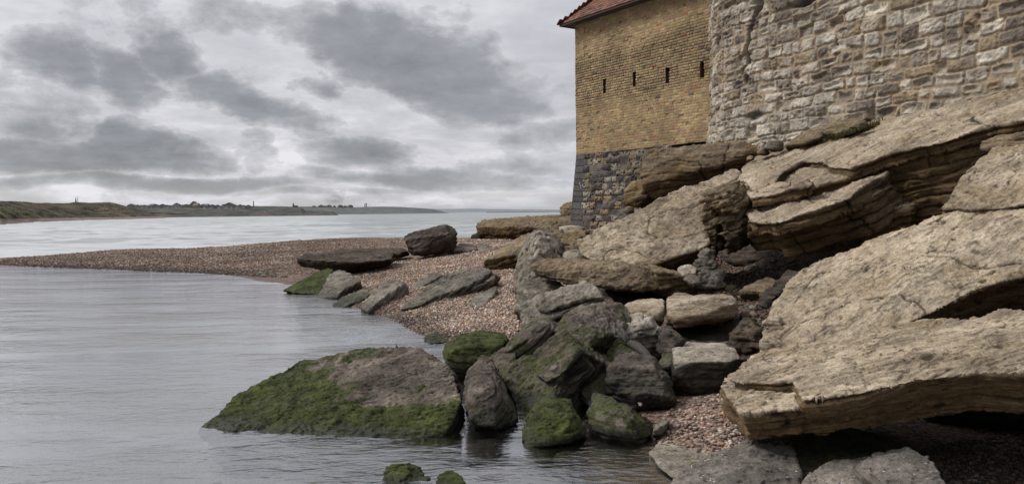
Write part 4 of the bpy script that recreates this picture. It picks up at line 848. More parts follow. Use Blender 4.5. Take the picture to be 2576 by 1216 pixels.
def masonry(S, T, rh0, rh1, bw0, bw1, seed, wob=0.02, bond=None):
    """block layout: returns per-point block id, distance to joint in s and t, block random values"""
    rg = np.random.RandomState(seed)
    Tw = T + wob * pn(np.stack([S * 0.8, T * 0.8, S * 0], 1), seed) + wob * 0.4 * pn(np.stack([S * 4, T * 4, S * 0], 1), seed + 1)
    t0 = T.min() - 0.3; edges = [t0]
    while edges[-1] < T.max() + 0.5: edges.append(edges[-1] + rg.uniform(rh0, rh1))
    edges = np.array(edges); row = np.clip(np.searchsorted(edges, Tw) - 1, 0, len(edges) - 2)
    dt = np.minimum(Tw - edges[row], edges[row + 1] - Tw)
    bid = np.zeros(len(S), int); dsn = np.zeros(len(S))
    Sw = S + wob * 0.7 * pn(np.stack([S * 1.5, T * 3, S * 0 + 5], 1), seed + 2)
    for r in range(len(edges) - 1):
        mk = row == r
        if not mk.any(): continue
        e = [S.min() - rg.uniform(0.2, 0.2 + bw1)]
        while e[-1] < S.max() + 0.8:
            e.append(e[-1] + (rg.uniform(bw0, bw1) if bond is None else (bond[0] if rg.rand() < 0.55 else bond[1]) * rg.uniform(0.95, 1.05)))
        e = np.array(e); k = np.clip(np.searchsorted(e, Sw[mk]) - 1, 0, len(e) - 2)
        dsn[mk] = np.minimum(Sw[mk] - e[k], e[k + 1] - Sw[mk]); bid[mk] = r * 997 + k
    return bid, dsn, dt, row

# --- brick building: corner A, wall runs towards the viewer along td
A = W(1449, 300, 25.0); A[2] = 0
Bc = W(1790, 300, 20.35); Bc[2] = 0
td = (Bc - A); Lw = float(np.linalg.norm(td)); td /= Lw
nd_ = np.array([td[1], -td[0], 0.0]); nd_ = nd_ if np.dot(nd_, -A) > 0 else -nd_
Z_EAVE = 8.02; Z_LEDGE = 3.80; Z_BASE = 1.40
bld = empty('brick_building', (A[0], A[1], Z_BASE), 'yellow brick building with red tiled roof, narrow slits and dark stone plinth', 'building')
def wpt(s, z, off=0.0): return A + td * s + nd_ * off + np.array([0, 0, z])
def s_of(u, v):   # wall coordinate of a sight line
    r = ray(u, v); k = np.dot(A - CAM, nd_) / np.dot(r, nd_); p = CAM + r * k; return float(np.dot(p - A, td)), float(p[2])
slots = [s_of(u, v) for u, v in [(1521.5, 216), (1597, 199), (1679.5, 189), (1767, 175)]]
SW_, SH_ = 0.13, 0.21
ns, ntt = 520, 400
sv = np.linspace(0, Lw + 0.8, ns); tv = np.linspace(Z_LEDGE, Z_EAVE + 0.1, ntt)
Sg, Tg = np.meshgrid(sv, tv); S = Sg.ravel(); T = Tg.ravel()
bid, dj, dt, row = masonry(S, T, 0.074, 0.082, 0, 0.3, 5, wob=0.012, bond=(0.20, 0.105))
rb = hash1(bid, 1); rb2 = hash1(bid, 2); rb3 = hash1(bid, 3)
PS = np.stack([S, T, S * 0], 1)
j = np.minimum(dj, dt); joint = 1 - sstep(0.003, 0.016, j)
fT = (T - Z_LEDGE) / (Z_EAVE - Z_LEDGE)
zone = sstep(0.28, 0.42, fT + 0.06 * pn(PS * 0.8, 4)) * (1 - sstep(0.68, 0.78, fT + 0.07 * pn(PS * 0.6, 6)))   # eroded grey band
ero = sstep(-0.2, 0.5, pn(PS * 0.7, 9))
disp = (0.006 + 0.014 * zone) * (1 - joint) * (0.6 + 0.8 * rb) + 0.006 * fbm(PS * 12, 3, 7) + 0.012 * fbm(PS * 0.8, 2, 8) - 0.02 * (rb2 > 0.965)
pal = np.array([(0.34, 0.25, 0.125), (0.29, 0.21, 0.11), (0.40, 0.305, 0.16), (0.26, 0.195, 0.115), (0.33, 0.215, 0.13)])
colr = pal[(rb * 4.999).astype(int)]
grey = np.array([0.205, 0.17, 0.12])
colr = colr * (1 - (0.30 * zone * (0.4 + 0.6 * (rb2 > 0.3)))[:, None]) + grey * (0.30 * zone * (0.4 + 0.6 * (rb2 > 0.3)))[:, None]
colr = np.where((rb3 > 0.975)[:, None], np.array([0.30, 0.13, 0.075]), colr); colr = np.where((rb3 < 0.018)[:, None], np.array([0.11, 0.09, 0.075]), colr)
mort = np.array([0.29, 0.215, 0.135]); colr = colr * (1 - joint[:, None] * 0.85) + mort * joint[:, None] * 0.85 * (1 - 0.35 * zone[:, None])
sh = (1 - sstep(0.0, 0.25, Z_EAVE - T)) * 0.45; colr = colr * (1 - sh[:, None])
Pm = A[None] + td[None] * S[:, None] + nd_[None] * disp[:, None]; Pm[:, 2] = T
Pm[:, :2] -= (td[None] * ((S < 0.02) * 0.0)[:, None])[:, :2]
Pg = Pm.reshape(ntt, ns, 3)
cs = (Sg[:-1, :-1] + Sg[1:, 1:]) / 2; ct = (Tg[:-1, :-1] + Tg[1:, 1:]) / 2
kp = np.ones(cs.shape, bool)
for (s0, z0) in slots: kp &= ~((np.abs(cs - s0) < SW_ / 2 + 0.0) & (np.abs(ct - z0) < SH_))
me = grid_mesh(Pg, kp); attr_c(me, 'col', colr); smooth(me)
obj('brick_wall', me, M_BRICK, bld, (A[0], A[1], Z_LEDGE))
M_DK, t = mat('dark_reveal'); g = t.n('ShaderNodeNewGeometry').outputs['Position']
finish(t, t.ramp(t.noise(g, 20, 4, 0.6), [(0.3, (0.05, 0.036, 0.02)), (0.7, (0.12, 0.085, 0.045))]), 0.95)
for i, (s0, z0) in enumerate(slots):
    hw, hh = SW_ / 2 + 0.012, SH_ + 0.01; v = []
    for off in (0.012, -0.45):
        k_ = 1.0 if off > 0 else 0.7
        for a, b in ((-hw * k_, -hh), (hw * k_, -hh), (hw * k_, hh), (-hw * k_, hh)): v.append(wpt(s0 + a, z0 + b, off))
    me = pydata(v, [(0, 1, 5, 4), (1, 2, 6, 5), (2, 3, 7, 6), (3, 0, 4, 7), (4, 5, 6, 7)])
    obj('loophole', me, M_DK, bld, wpt(s0, z0))
# hidden flank and back walls
m_pl, t = mat('plain_brick'); g = t.n('ShaderNodeNewGeometry').outputs['Position']
bk = t.n('ShaderNodeTexBrick'); t.set(bk.inputs['Vector'], t.vmath('MULTIPLY', g, (1, 1, 1))); bk.inputs['Scale'].default_value = 5
bk.inputs['Color1'].default_value = (0.3, 0.2, 0.07, 1); bk.inputs['Color2'].default_value = (0.24, 0.165, 0.07, 1); bk.inputs['Mortar'].default_value = (0.22, 0.16, 0.09, 1)
finish(t, bk.outputs[0], 0.9)
Dp = 5.0
Aq = A.copy(); v = []
for z in (Z_BASE, Z_EAVE):
    for p in (A, A - nd_ * Dp, A - nd_ * Dp + td * (Lw + 0.8), A + td * (Lw + 0.8)): v.append(np.array([p[0], p[1], z]))
me = pydata(v, [(0, 1, 5, 4), (1, 2, 6, 5), (2, 3, 7, 6)]); obj('side_wall', me, m_pl, bld, (A[0], A[1], Z_BASE))
# plinth, battered
ns, ntt = 340, 260
sv = np.linspace(-0.02, 4.2, ns); tv = np.linspace(Z_BASE - 0.3, Z_LEDGE + 0.02, ntt); Sg, Tg = np.meshgrid(sv, tv); S = Sg.ravel(); T = Tg.ravel()
bid, dj, dt, row = masonry(S, T, 0.17, 0.24, 0.20, 0.42, 31, wob=0.03)
PS = np.stack([S, T, S * 0], 1)
rb = hash1(bid, 1); rb2 = hash1(bid, 2); rb3 = hash1(bid, 3)
quoin = S < (0.42 + 0.14 * (row % 2))
dj = np.where(quoin, np.minimum(np.abs(S - (0.42 + 0.14 * (row % 2))), 1), dj); j = np.minimum(dj, dt)
joint = 1 - sstep(0.008, 0.03, j)
pill = np.sqrt(np.clip(j / 0.10, 0, 1))
er = sstep(-0.1, 0.5, pn(PS * 1.1, 44)) * (1 - quoin)
disp = np.where(quoin, 0.008 * (1 - joint), pill * (0.02 + 0.06 * rb - 0.05 * (rb2 > 0.7)) + 0.018 * fbm(PS * 7, 3, 41)) 
pit = sstep(0.2, 0.5, pn(PS * 13, 45)) * (rb3 > 0.4) * (~quoin); disp = disp - 0.04 * pit
disp = disp + 0.075 * (Z_LEDGE - T) - 0.02
pal = np.array([(0.115, 0.10, 0.095), (0.16, 0.14, 0.12), (0.075, 0.066, 0.066), (0.24, 0.20, 0.155), (0.20, 0.145, 0.085), (0.30, 0.27, 0.225), (0.09, 0.075, 0.07)])
colr = pal[(rb3 * 6.999).astype(int)]; low = sstep(3.1, 2.3, T)
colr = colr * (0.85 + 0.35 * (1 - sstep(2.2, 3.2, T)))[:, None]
colr = np.where(quoin[:, None], np.array([0.085, 0.081, 0.079]) * (0.8 + 0.5 * hash1(row, 4))[:, None], colr)
colr = np.where((joint > 0.5)[:, None] & ~quoin[:, None], np.array([0.13, 0.11, 0.09]), colr); colr = np.where((joint > 0.5)[:, None] & quoin[:, None], np.array([0.05, 0.045, 0.045]), colr)
colr = colr * (1 - 0.6 * pit)[:, None]
Pm = A[None] + td[None] * (S - 0.062 * (Z_LEDGE - T) * np.exp(-S / 0.8))[:, None] + nd_[None] * disp[:, None]; Pm[:, 2] = T
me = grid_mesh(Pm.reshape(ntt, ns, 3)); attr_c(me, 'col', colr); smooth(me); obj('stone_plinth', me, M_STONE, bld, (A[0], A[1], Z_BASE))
# return face of the plinth
pc = [A + td * (-0.062 * (Z_LEDGE - z) - 0.02) + nd_ * (0.075 * (Z_LEDGE - z) - 0.02) + np.array([0, 0, z]) for z in (Z_BASE - 0.3, Z_LEDGE)]
pb = [p - nd_ * Dp for p in pc]
me = pydata([pc[0], pb[0], pb[1], pc[1]], [(0, 1, 2, 3)]); 
attr_c(me, 'col', np.tile([0.08, 0.078, 0.08], (4, 1))); obj('plinth_return', me, M_STONE, bld, (A[0], A[1], Z_BASE))
# chalk scribble on the plinth corner stone
M_CH, t = mat('white_chalk'); finish(t, (0.5, 0.47, 0.48, 1), 0.9)
def stroke(pts, w):
    v = []; f = []
    for k in range(len(pts) - 1):
        p, q = np.array(pts[k]), np.array(pts[k + 1]); dd = q - p; dd = dd / (np.linalg.norm(dd) + 1e-6); nn_ = np.array([-dd[1], dd[0]]) * w / 2
        b_ = len(v)
        for e in (p - nn_, q - nn_, q + nn_, p + nn_):
            z_ = e[1]; v.append(wpt(e[0], z_, 0.075 * (Z_LEDGE - z_) + 0.012))
        f.append((b_, b_ + 1, b_ + 2, b_ + 3))
    return v, f
sc0, zc0 = s_of(1462, 466)
allv, allf = [], []
for pts in ([(0, .02), (.01, .09), (.04, .07), (.02, .05), (.05, .04)], [(.03, .05), (.09, -.04), (.10, -.10)], [(.13, -.03), (.15, .02), (.19, .02), (.20, -.04)], [(.20, -.05), (.27, -.06), (.36, 0.03)]):
    v, f = stroke([(sc0 + a, zc0 + b) for a, b in pts], 0.014); o_ = len(allv); allv += v; allf += [tuple(i + o_ for i in q) for q in f]
obj('chalk_scribble', pydata(allv, allf), M_CH, bld, wpt(sc0, zc0))
# roof of small flat red tiles
M_TILE, t = mat('red_roof_tile'); c = t.attr('col', 'Color'); g = t.n('ShaderNodeNewGeometry').outputs['Position']
finish(t, t.mix(1.0, c, t.ramp(t.noise(g, 9, 4, 0.65), [(0.3, 0.7), (0.7, 1.25)]), 'MULTIPLY'), 0.8, t.bump(t.noise(g, 40, 3, 0.6), 0.6, 0.01), 0.3)
th = R(43); sl_in = math.cos(th); sl_up = math.sin(th); ov = 0.38
bm = bmesh.new(); cols = []
rgt = random.Random(3)
rsl = 0.145
for face in (0, 1):
    for r_ in range(26):
        inn = r_ * rsl * sl_in; zz_ = Z_EAVE - 0.05 + r_ * rsl * sl_up
        length = (Lw + 3.0) if face == 0 else (Dp + 1)
        k = inn - ov + rgt.uniform(-0.08, 0.0)
        first = True
        while k < length:
            w_ = 0.165 if not first else rgt.uniform(0.1, 0.165)
            first = False
            for_c = k + w_ / 2
            if face == 0:
                e1, e2 = td, -nd_; org = A + nd_ * (ov - inn)
            else:
                e1, e2 = -nd_, td; org = A - td * (ov - inn)
            base = org + e1 * for_c + np.array([0, 0, zz_ + rgt.uniform(-0.004, 0.004)])
            up_ = e2 * sl_in + np.array([0, 0, sl_up]); nr = np.cross(e1, up_); nr = nr if nr[2] > 0 else -nr
            tilt = R(-5); up2 = up_ * math.cos(tilt) + nr * math.sin(tilt) * -1
            up2 = up_ * math.cos(R(5)) - nr * math.sin(R(5)) * 1.0
            nr2 = np.cross(e1, up2); nr2 = nr2 if nr2[2] > 0 else -nr2
            hx = e1 * (w_ / 2 - 0.003)
            L_ = 0.22; thk = 0.022
            p0 = base + nr2 * 0.012
            vs = [bm.verts.new(Vector(list(map(float, q)))) for q in (p0 - hx, p0 + hx, p0 + hx + up2 * L_, p0 - hx + up2 * L_, p0 - hx - nr2 * thk, p0 + hx - nr2 * thk, p0 + hx + up2 * L_ - nr2 * thk, p0 - hx + up2 * L_ - nr2 * thk)]
            for f in ((0, 1, 2, 3), (7, 6, 5, 4), (0, 4, 5, 1), (1, 5, 6, 2), (3, 2, 6, 7), (0, 3, 7, 4)): bm.faces.new([vs[i_] for i_ in f])
            cc = np.array([(0.19, 0.078, 0.048), (0.23, 0.098, 0.06), (0.135, 0.056, 0.04), (0.17, 0.08, 0.058), (0.095, 0.05, 0.042)][rgt.choice([0, 0, 1, 1, 2, 3, 4])]) * rgt.uniform(0.8, 1.2)
            cols += [cc] * 8
            k += w_
me = bm_mesh(bm); attr_c(me, 'col', np.array(cols)); obj('tiled_roof', me, M_TILE, bld, (A[0], A[1], Z_EAVE))
# eaves board
bm = bmesh.new()
def beam(bm, p, q, w, h_):
    p = np.array(p, float); q = np.array(q, float); d_ = q - p; L = np.linalg.norm(d_); d_ /= L
    s_ = np.cross(d_, [0, 0, 1.0]); s_ /= np.linalg.norm(s_); u_ = np.cross(s_, d_)
    vs = []
    for e in (p, q):
        for a, b in ((-w, -h_), (w, -h_), (w, h_), (-w, h_)): vs.append(bm.verts.new(Vector(list(map(float, e + s_ * a / 2 + u_ * b / 2)))))
    for f in ((0, 1, 2, 3), (7, 6, 5, 4), (0, 4, 5, 1), (1, 5, 6, 2), (2, 6, 7, 3), (3, 7, 4, 0)): bm.faces.new([vs[i_] for i_ in f])
ez = Z_EAVE - 0.085
beam(bm, A + nd_ * (ov - 0.03) - td * (ov - 0.02) + np.array([0, 0, ez]), A + nd_ * (ov - 0.03) + td * (Lw + 2) + np.array([0, 0, ez]), 0.025, 0.05)
beam(bm, A + nd_ * (ov - 0.05) - td * (ov - 0.03) + np.array([0, 0, ez]), A - nd_ * Dp - td * (ov - 0.03) + np.array([0, 0, ez]), 0.025, 0.05)
for f_ in ((A + nd_ * (ov - 0.05) - td * (ov - 0.03), A + nd_ * (ov - 0.05) + td * (Lw + 2), A - nd_ * 0.02 + td * (Lw + 2), A - nd_ * 0.02 - td * (ov - 0.03)),
           (A - nd_ * 0.02 - td * (ov - 0.05), A - nd_ * 0.02 + td * 0.05, A - nd_ * Dp + td * 0.05, A - nd_ * Dp - td * (ov - 0.05))):
    bm.faces.new([bm.verts.new(Vector((float(p[0]), float(p[1]), ez - 0.0))) for p in f_])
M_EV, t = mat('dark_eaves'); finish(t, (0.06, 0.045, 0.04, 1), 0.8)
obj('eaves', bm_mesh(bm), M_EV, bld, (A[0], A[1], ez))

# --- old stone wall with a rounded corner
path = np.array([(6.6, 22.6), (5.75, 21.6), (5.28, 20.6), (5.05, 19.7), (5.07, 18.9), (5.36, 17.9), (5.9, 16.7), (6.6, 15.2), (7.4, 13.55), (8.2, 11.9), (9.2, 9.8), (10.4, 7.3)])
def cr_path(P, n):
    out = []
    for i in range(len(P) - 1):
        p0 = P[max(i - 1, 0)]; p1 = P[i]; p2 = P[i + 1]; p3 = P[min(i + 2, len(P) - 1)]
        for t_ in np.linspace(0, 1, n, endpoint=False):
            out.append(0.5 * ((2 * p1) + (-p0 + p2) * t_ + (2 * p0 - 5 * p1 + 4 * p2 - p3) * t_ ** 2 + (-p0 + 3 * p1 - 3 * p2 + p3) * t_ ** 3))
    out.append(P[-1]); return np.array(out)
pp = cr_path(path, 40); seg = np.concatenate([[0], np.cumsum(np.linalg.norm(np.diff(pp, axis=0), axis=1))]); Lt = seg[-1]
ns = 980; sv = np.linspace(0, Lt, ns); px_ = np.interp(sv, seg, pp[:, 0]); py_ = np.interp(sv, seg, pp[:, 1])
tx = np.gradient(px_); ty = np.gradient(py_); ln = np.hypot(tx, ty); tx /= ln; ty /= ln; nx, ny = ty, -tx
if nx[ns // 2] * -px_[ns // 2] + ny[ns // 2] * -py_[ns // 2] < 0: nx, ny = -nx, -ny
ntt = 380; tv = np.linspace(2.7, 8.6, ntt); Sg, Tg = np.meshgrid(sv, tv); S = Sg.ravel(); T = Tg.ravel()
bid, dj, dt, row = masonry(S, T, 0.17, 0.31, 0.20, 0.62, 77, wob=0.075)
PS = np.stack([S, T, S * 0], 1)
rb = hash1(bid, 1); rb2 = hash1(bid, 2); rb3 = hash1(bid, 3); j = (np.maximum(dj, 1e-4) ** -3.0 + np.maximum(dt, 1e-4) ** -3.0) ** (-1 / 3.0) + 0.010 * pn(PS * 9, 78) + 0.007 * pn(PS * 22, 79)
jw = 0.017 + 0.022 * sstep(-0.3, 0.5, pn(PS * 2.1, 81))
joint = 1 - sstep(jw * 0.5, jw * 1.6, j)
pill = np.clip(j / 0.085, 0, 1) ** 0.5
rough_ = fbm(PS * np.array([4.5, 6.5, 1]), 4, 83, 0.6)
disp = (1 - joint) * (0.010 + 0.028 * rb + 0.014 * pill) + (0.036 * rough_ + 0.022 * fbm(PS * np.array([13, 17, 1]), 3, 95, 0.6)) * (1 - joint * 0.7)
disp -= 0.09 * (rb2 > 0.9) * (1 - joint)                     # lost stones
conc = (rb3 > 0.62) * sstep(0.02, 0.12, j); disp -= 0.06 * conc * (0.6 + 0.8 * sstep(-0.3, 0.5, rough_)); disp += 0.02 * (1 - conc)   # scooped faces
pit = sstep(0.22, 0.5, pn(PS * 9, 85)) * sstep(0.0, 0.4, pn(PS * 1.3, 86) + 0.3 * (5 - T * 0) * 0); disp -= 0.035 * pit
disp += 0.06 * fbm(PS * 0.6, 2, 87)
# footing and the long broken crack near the left end
def s_at(u):
    r = ray(u, 200); k = np.argmin(np.abs((px_ / py_) - r[0]) + (np.arange(ns) < 150) * 10); return sv[k]
foot = sstep(4.35, 4.1, T + 0.25 * pn(PS * 1.6, 88)); disp += 0.07 * foot * sstep(0, 1, (Lt * 0.55 - S) / 2)
sc_ = s_at(1905)
crk = np.abs(S - (sc_ + 0.1 - 0.42 * (6.9 - T) + 0.16 * pn(np.stack([T * 2.0, T * 0, T * 0], 1), 89) + 0.1 * np.round(2 * pn(np.stack([T * 3.5, T * 0, T * 0], 1), 90)) / 2))
ck = np.exp(-(crk / (0.045 + 0.06 * sstep(6.1, 6.5, T))) ** 2) * sstep(4.9, 5.5, T); disp -= 0.32 * ck
for (hu, hv, hr, hs, hd) in [(1897, 292, .30, .09, .13), (1800, 110, .1, .22, .15), (2015, 5, .3, .1, .25), (1873, 200, .08, .1, .1)]:
    s0 = s_at(hu); r = ray(hu, hv); k = int(np.argmin(np.abs(sv - s0))); z0 = H + r[2] * py_[k]
    e_ = ((S - s0) / hr) ** 2 + ((T - z0) / hs) ** 2 + 0.5 * pn(PS * 5, 91); hh = np.exp(-e_ ** 2); disp -= hd * hh; ck = np.maximum(ck, hh)
pal = np.array([(0.48, 0.45, 0.395), (0.42, 0.39, 0.345), (0.53, 0.495, 0.43), (0.29, 0.26, 0.22), (0.185, 0.16, 0.14), (0.38, 0.34, 0.28), (0.30, 0.245, 0.17), (0.26, 0.225, 0.19), (0.44, 0.41, 0.36)])
patchn = pn(PS * 0.7, 92)
ci = ((hash1(bid, 7) + 0.22 * patchn).clip(0, 0.999) * 8.999).astype(int); colr = pal[ci]
vary = fbm(PS * 3.0, 3, 93); colr = colr * (1 + 0.35 * vary)[:, None]
mort = np.array([0.40, 0.325, 0.24]) * (0.85 + 0.2 * vary)[:, None]
mj = np.clip(joint + 0.5 * sstep(0.1, 0.5, pn(PS * 1.8, 94)) * (1 - sstep(0.02, 0.07, j)), 0, 1)
colr = (colr * (1 - mj[:, None]) + mort * mj[:, None]) * np.array([0.90, 0.87, 0.83])
colr = colr * (1 - 0.55 * pit - 0.8 * ck).clip(0.08, 1)[:, None]
ftm = (foot * sstep(0.55, 0.4, S / Lt))[:, None]; colr = colr * (1 - 0.3 * ftm) + np.array([0.42, 0.39, 0.33]) * 0.3 * ftm
I = np.tile(np.arange(ns), ntt)
bat = -0.012 * (8.6 - T) + 0.06
Pm = np.stack([px_[I] + nx[I] * (disp + bat - 0.1), py_[I] + ny[I] * (disp + bat - 0.1), T], 1)
me = grid_mesh(Pm.reshape(ntt, ns, 3)); attr_c(me, 'col', colr); smooth(me)
k0 = ns // 2
tw = empty('stone_wall', (px_[k0] + 1.5, py_[k0] + 0.8, 2.7), 'old grey wall of weathered rough stone blocks with a crack, rounding its left corner', 'wall')
obj('masonry_face', me, M_STONE, tw, (px_[k0], py_[k0], 2.7))
v = []
for z in (2.7, 8.55):
    for p in ((px_[0], py_[0]), (px_[0] + 8, py_[0] + 2), (px_[-1] + 8, py_[-1] + 2), (px_[-1], py_[-1])): v.append((p[0], p[1], z))
me = pydata(v, [(0, 1, 5, 4), (1, 2, 6, 5), (2, 3, 7, 6)]); attr_c(me, 'col', np.tile([0.3, 0.28, 0.25], (8, 1))); obj('wall_back', me, M_STONE, tw, (px_[k0], py_[k0], 2.7))

# ------------------------------------------------------------------ driftwood
def tube(bm, pts, rad, seg_=10, seed=1):
    rg = random.Random(seed); rings = []
    for i, p in enumerate(pts):
        p = Vector(list(map(float, p))); a = Vector(list(map(float, pts[max(i - 1, 0)]))); b_ = Vector(list(map(float, pts[min(i + 1, len(pts) - 1)])))
        d_ = (b_ - a).normalized(); s_ = d_.cross(Vector((0, 0.3, 1))).normalized(); u_ = s_.cross(d_)
        rings.append([bm.verts.new(p + (s_ * math.cos(k * 2 * math.pi / seg_) + u_ * math.sin(k * 2 * math.pi / seg_)) * rad[i] * rg.uniform(0.85, 1.15)) for k in range(seg_)])
    for i in range(len(rings) - 1):
        for k in range(seg_): bm.faces.new((rings[i][k], rings[i][(k + 1) % seg_], rings[i + 1][(k + 1) % seg_], rings[i + 1][k]))
    bm.faces.new(rings[0]); bm.faces.new(rings[-1][::-1])
bm = bmesh.new()
tube(bm, [W(1556, 836, 8.75), W(1568, 846, 8.7), W(1585, 862, 8.6), W(1605, 872, 8.45), W(1622, 886, 8.3), W(1640, 905, 8.1)], [0.02, 0.035, 0.042, 0.045, 0.04, 0.03], seed=2)
tube(bm, [W(1562, 826, 8.75), W(1572, 840, 8.7), W(1582, 858, 8.6)], [0.022, 0.03, 0.03], seed=3)
tube(bm, [W(1545, 845, 8.8), W(1558, 846, 8.75), W(1575, 855, 8.65)], [0.012, 0.022, 0.03], seed=4)
M_WOOD, t = mat('dark_driftwood'); g = t.n('ShaderNodeNewGeometry').outputs['Position']
n_ = t.noise(t.vmath('MULTIPLY', g, (3, 3, 1)), 20, 4, 0.6); finish(t, t.ramp(n_, [(0.3, (0.02, 0.017, 0.014)), (0.7, (0.10, 0.085, 0.07))]), 0.8, t.bump(n_, 0.8, 0.01))
me = bm_mesh(bm); smooth(me); o = obj('driftwood', me, M_WOOD, None, W(1600, 870, 8.5)); tag(o, 'forked dark piece of driftwood jammed between mossy rock and pale holed boulder', 'driftwood')

rock('stone', 'single white pebble resting on the flank of the round dark boulder', 'stone', M_PALE, [('H', [(1602, 1019, 7.15), (1607, 1014, 7.2), (1616, 1014, 7.2), (1621, 1019, 7.15), (1612, 1024, 7.1)], (0, 0.06, 0))], px=1.0, rnd=2, lump=0.003, ledge=0, flake=0, rough=0.001, wetz=0)
M_GR, t = mat('grass_blade'); c = t.n('ShaderNodeTexCoord').outputs['Object']
finish(t, t.ramp(t.noise(c, 9, 2, 0.5), [(0.3, (0.035, 0.045, 0.018)), (0.7, (0.09, 0.10, 0.045))]), 0.8)
def tuft(u, v, d, n, w_, h_, label, seed):
    rg = random.Random(seed); base = W(u, v, d); vs = []; fs = []
    for k in range(n):
        a_ = rg.uniform(0, 6.28); r_ = w_ * rg.random() ** .5; b0 = base + np.array([math.cos(a_) * r_, math.sin(a_) * r_ * .5, math.cos(a_) * r_ * 0.4]); l_ = rg.uniform(-.6, .6); m_ = rg.uniform(-.5, .5); hh = h_ * rg.uniform(.5, 1.1); i0 = len(vs)
        vs += [b0 + [-.006, 0, -.02], b0 + [.006, 0, -.02], b0 + [l_ * hh * .4 + .004, m_ * hh * .4, hh * .6], b0 + [l_ * hh, m_ * hh, hh * rg.uniform(.7, 1)]]
        fs += [(i0, i0 + 1, i0 + 2), (i0, i0 + 2, i0 + 3)]
    o = obj('grass', pydata(vs, fs), M_GR, None, base); tag(o, label, 'grass', kind='stuff')
tuft(2165, 322, 13.6, 110, .5, .07, 'low green tuft growing beside the dark stone under the old wall', 1)
tuft(2115, 336, 13.9, 70, .4, .06, 'smaller green tuft at the lower rim of the layered slab crest', 2)

# ------------------------------------------------------------------ far coast
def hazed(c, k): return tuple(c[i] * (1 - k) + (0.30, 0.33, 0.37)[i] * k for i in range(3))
def land_mat(name, veg, heath, sand, haze, sc):
    m, t = mat(name); g = t.n('ShaderNodeNewGeometry').outputs['Position']
    gs = t.vmath('MULTIPLY', g, (1, 0.5, 3.0))
    n1 = t.noise(gs, sc, 5, 0.6); n2 = t.noise(gs, sc * 4, 6, 0.7); n3 = t.noise(gs, sc * 12, 4, 0.7)
    c = t.ramp(n1, [(0.38, hazed(heath, haze)), (0.5, hazed(veg, haze)), (0.62, hazed((veg[0] * 1.5, veg[1] * 1.45, veg[2] * 1.1), haze))])
    c = t.mix(t.maprange(n2, 0.46, 0.60), c, hazed((0.022, 0.024, 0.014), haze))
    c = t.mix(1.0, c, t.ramp(n3, [(0.3, 0.75), (0.7, 1.2)]), 'MULTIPLY')
    s_ = t.attr('sand'); sf = t.maprange(t.math('ADD', s_, t.math('MULTIPLY', t.math('SUBTRACT', n2, 0.5), 0.9)), 0.45, 0.6)
    c = t.mix(sf, c, hazed(sand, haze))
    finish(t, c, 1.0, t.bump(n2, 1.0, 1.5), 0.0); return m
def land(name, top, y0, y1, shore, mat_, sand_h, seed, relief=0.12, u0=None, u1=None, nu=420, nr=46):
    """terrain band: its skyline follows 'top' (u, v) seen at distance y1, its foot is the water's edge at y0(u)"""
    tu = np.array([p[0] for p in top]); tvv = np.array([p[1] for p in top])
    us = np.linspace(tu[0], tu[-1], nu); vt = np.interp(us, tu, tvv)
    P = np.zeros((nr, nu, 3)); sand = np.zeros((nr, nu))
    su = np.array([p[0] for p in shore]); sy = np.array([p[1] for p in shore]); ysh = np.interp(us, su, sy)
    for i, u in enumerate(us):
        r = ray(u, vt[i]); yt = ysh[i] * (y1 / y0); ht = H + r[2] * yt
        for k in range(nr):
            f = k / (nr - 1); fy = f ** 1.2
            y_ = ysh[i] + (yt - ysh[i]) * fy
            prof = f ** 0.75 if name != 'dunes' else (0.16 * f / 0.22 if f < 0.22 else 0.16 + 0.84 * ((f - 0.22) / 0.78) ** 0.8)
            P[k, i] = (r[0] * y_, y_, -0.4 + (ht + 0.4) * prof)
    Q = P.reshape(-1, 3); ht_ = np.repeat(P[-1, :, 2][None], nr, 0).ravel()
    if name == 'dunes': relief = relief * 1.0
    prof = np.repeat(np.linspace(0, 1, nr)[:, None], nu, 1).ravel()
    n_ = fbm(Q * np.array([1, 0.6, 0]) * (22.0 / y1), 5, seed, 0.55)
    env = np.sin(np.clip(prof, 0, 1) * math.pi) * 0.9 + 0.12 * prof
    Q[:, 2] += n_ * relief * ht_ * env * 2
    Q[:, 2] = np.maximum(Q[:, 2], -0.4)
    back = Q.reshape(nr, nu, 3)[-1].copy(); back[:, 1] *= 1.3; back[:, 0] *= 1.3; back[:, 2] *= 0.7
    G = np.concatenate([Q.reshape(nr, nu, 3), back[None]], 0)
    me = grid_mesh(G); attr_f(me, 'sand', 1 - sstep(sand_h * 0.5, sand_h * 1.5, G.reshape(-1, 3)[:, 2])); smooth(me)
    o = obj(name, me, mat_); tag(o, kind='structure'); return o, G
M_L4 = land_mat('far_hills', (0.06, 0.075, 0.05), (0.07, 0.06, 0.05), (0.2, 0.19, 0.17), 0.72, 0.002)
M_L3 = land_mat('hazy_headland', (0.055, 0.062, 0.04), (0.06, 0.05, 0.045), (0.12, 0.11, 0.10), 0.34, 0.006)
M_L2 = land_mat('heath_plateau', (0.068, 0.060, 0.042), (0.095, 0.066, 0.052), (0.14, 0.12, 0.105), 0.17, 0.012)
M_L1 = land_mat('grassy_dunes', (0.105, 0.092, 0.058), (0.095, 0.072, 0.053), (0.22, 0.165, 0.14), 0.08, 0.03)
land('far_hills', [(1040, 527), (1090, 525), (1136, 525), (1165, 524.6), (1194, 524), (1240, 525.5), (1311, 526), (1400, 527), (1520, 527), (1700, 526)], 6500, 8000, [(1000, 6500), (1700, 6500)], M_L4, 6, 2, 0.15)
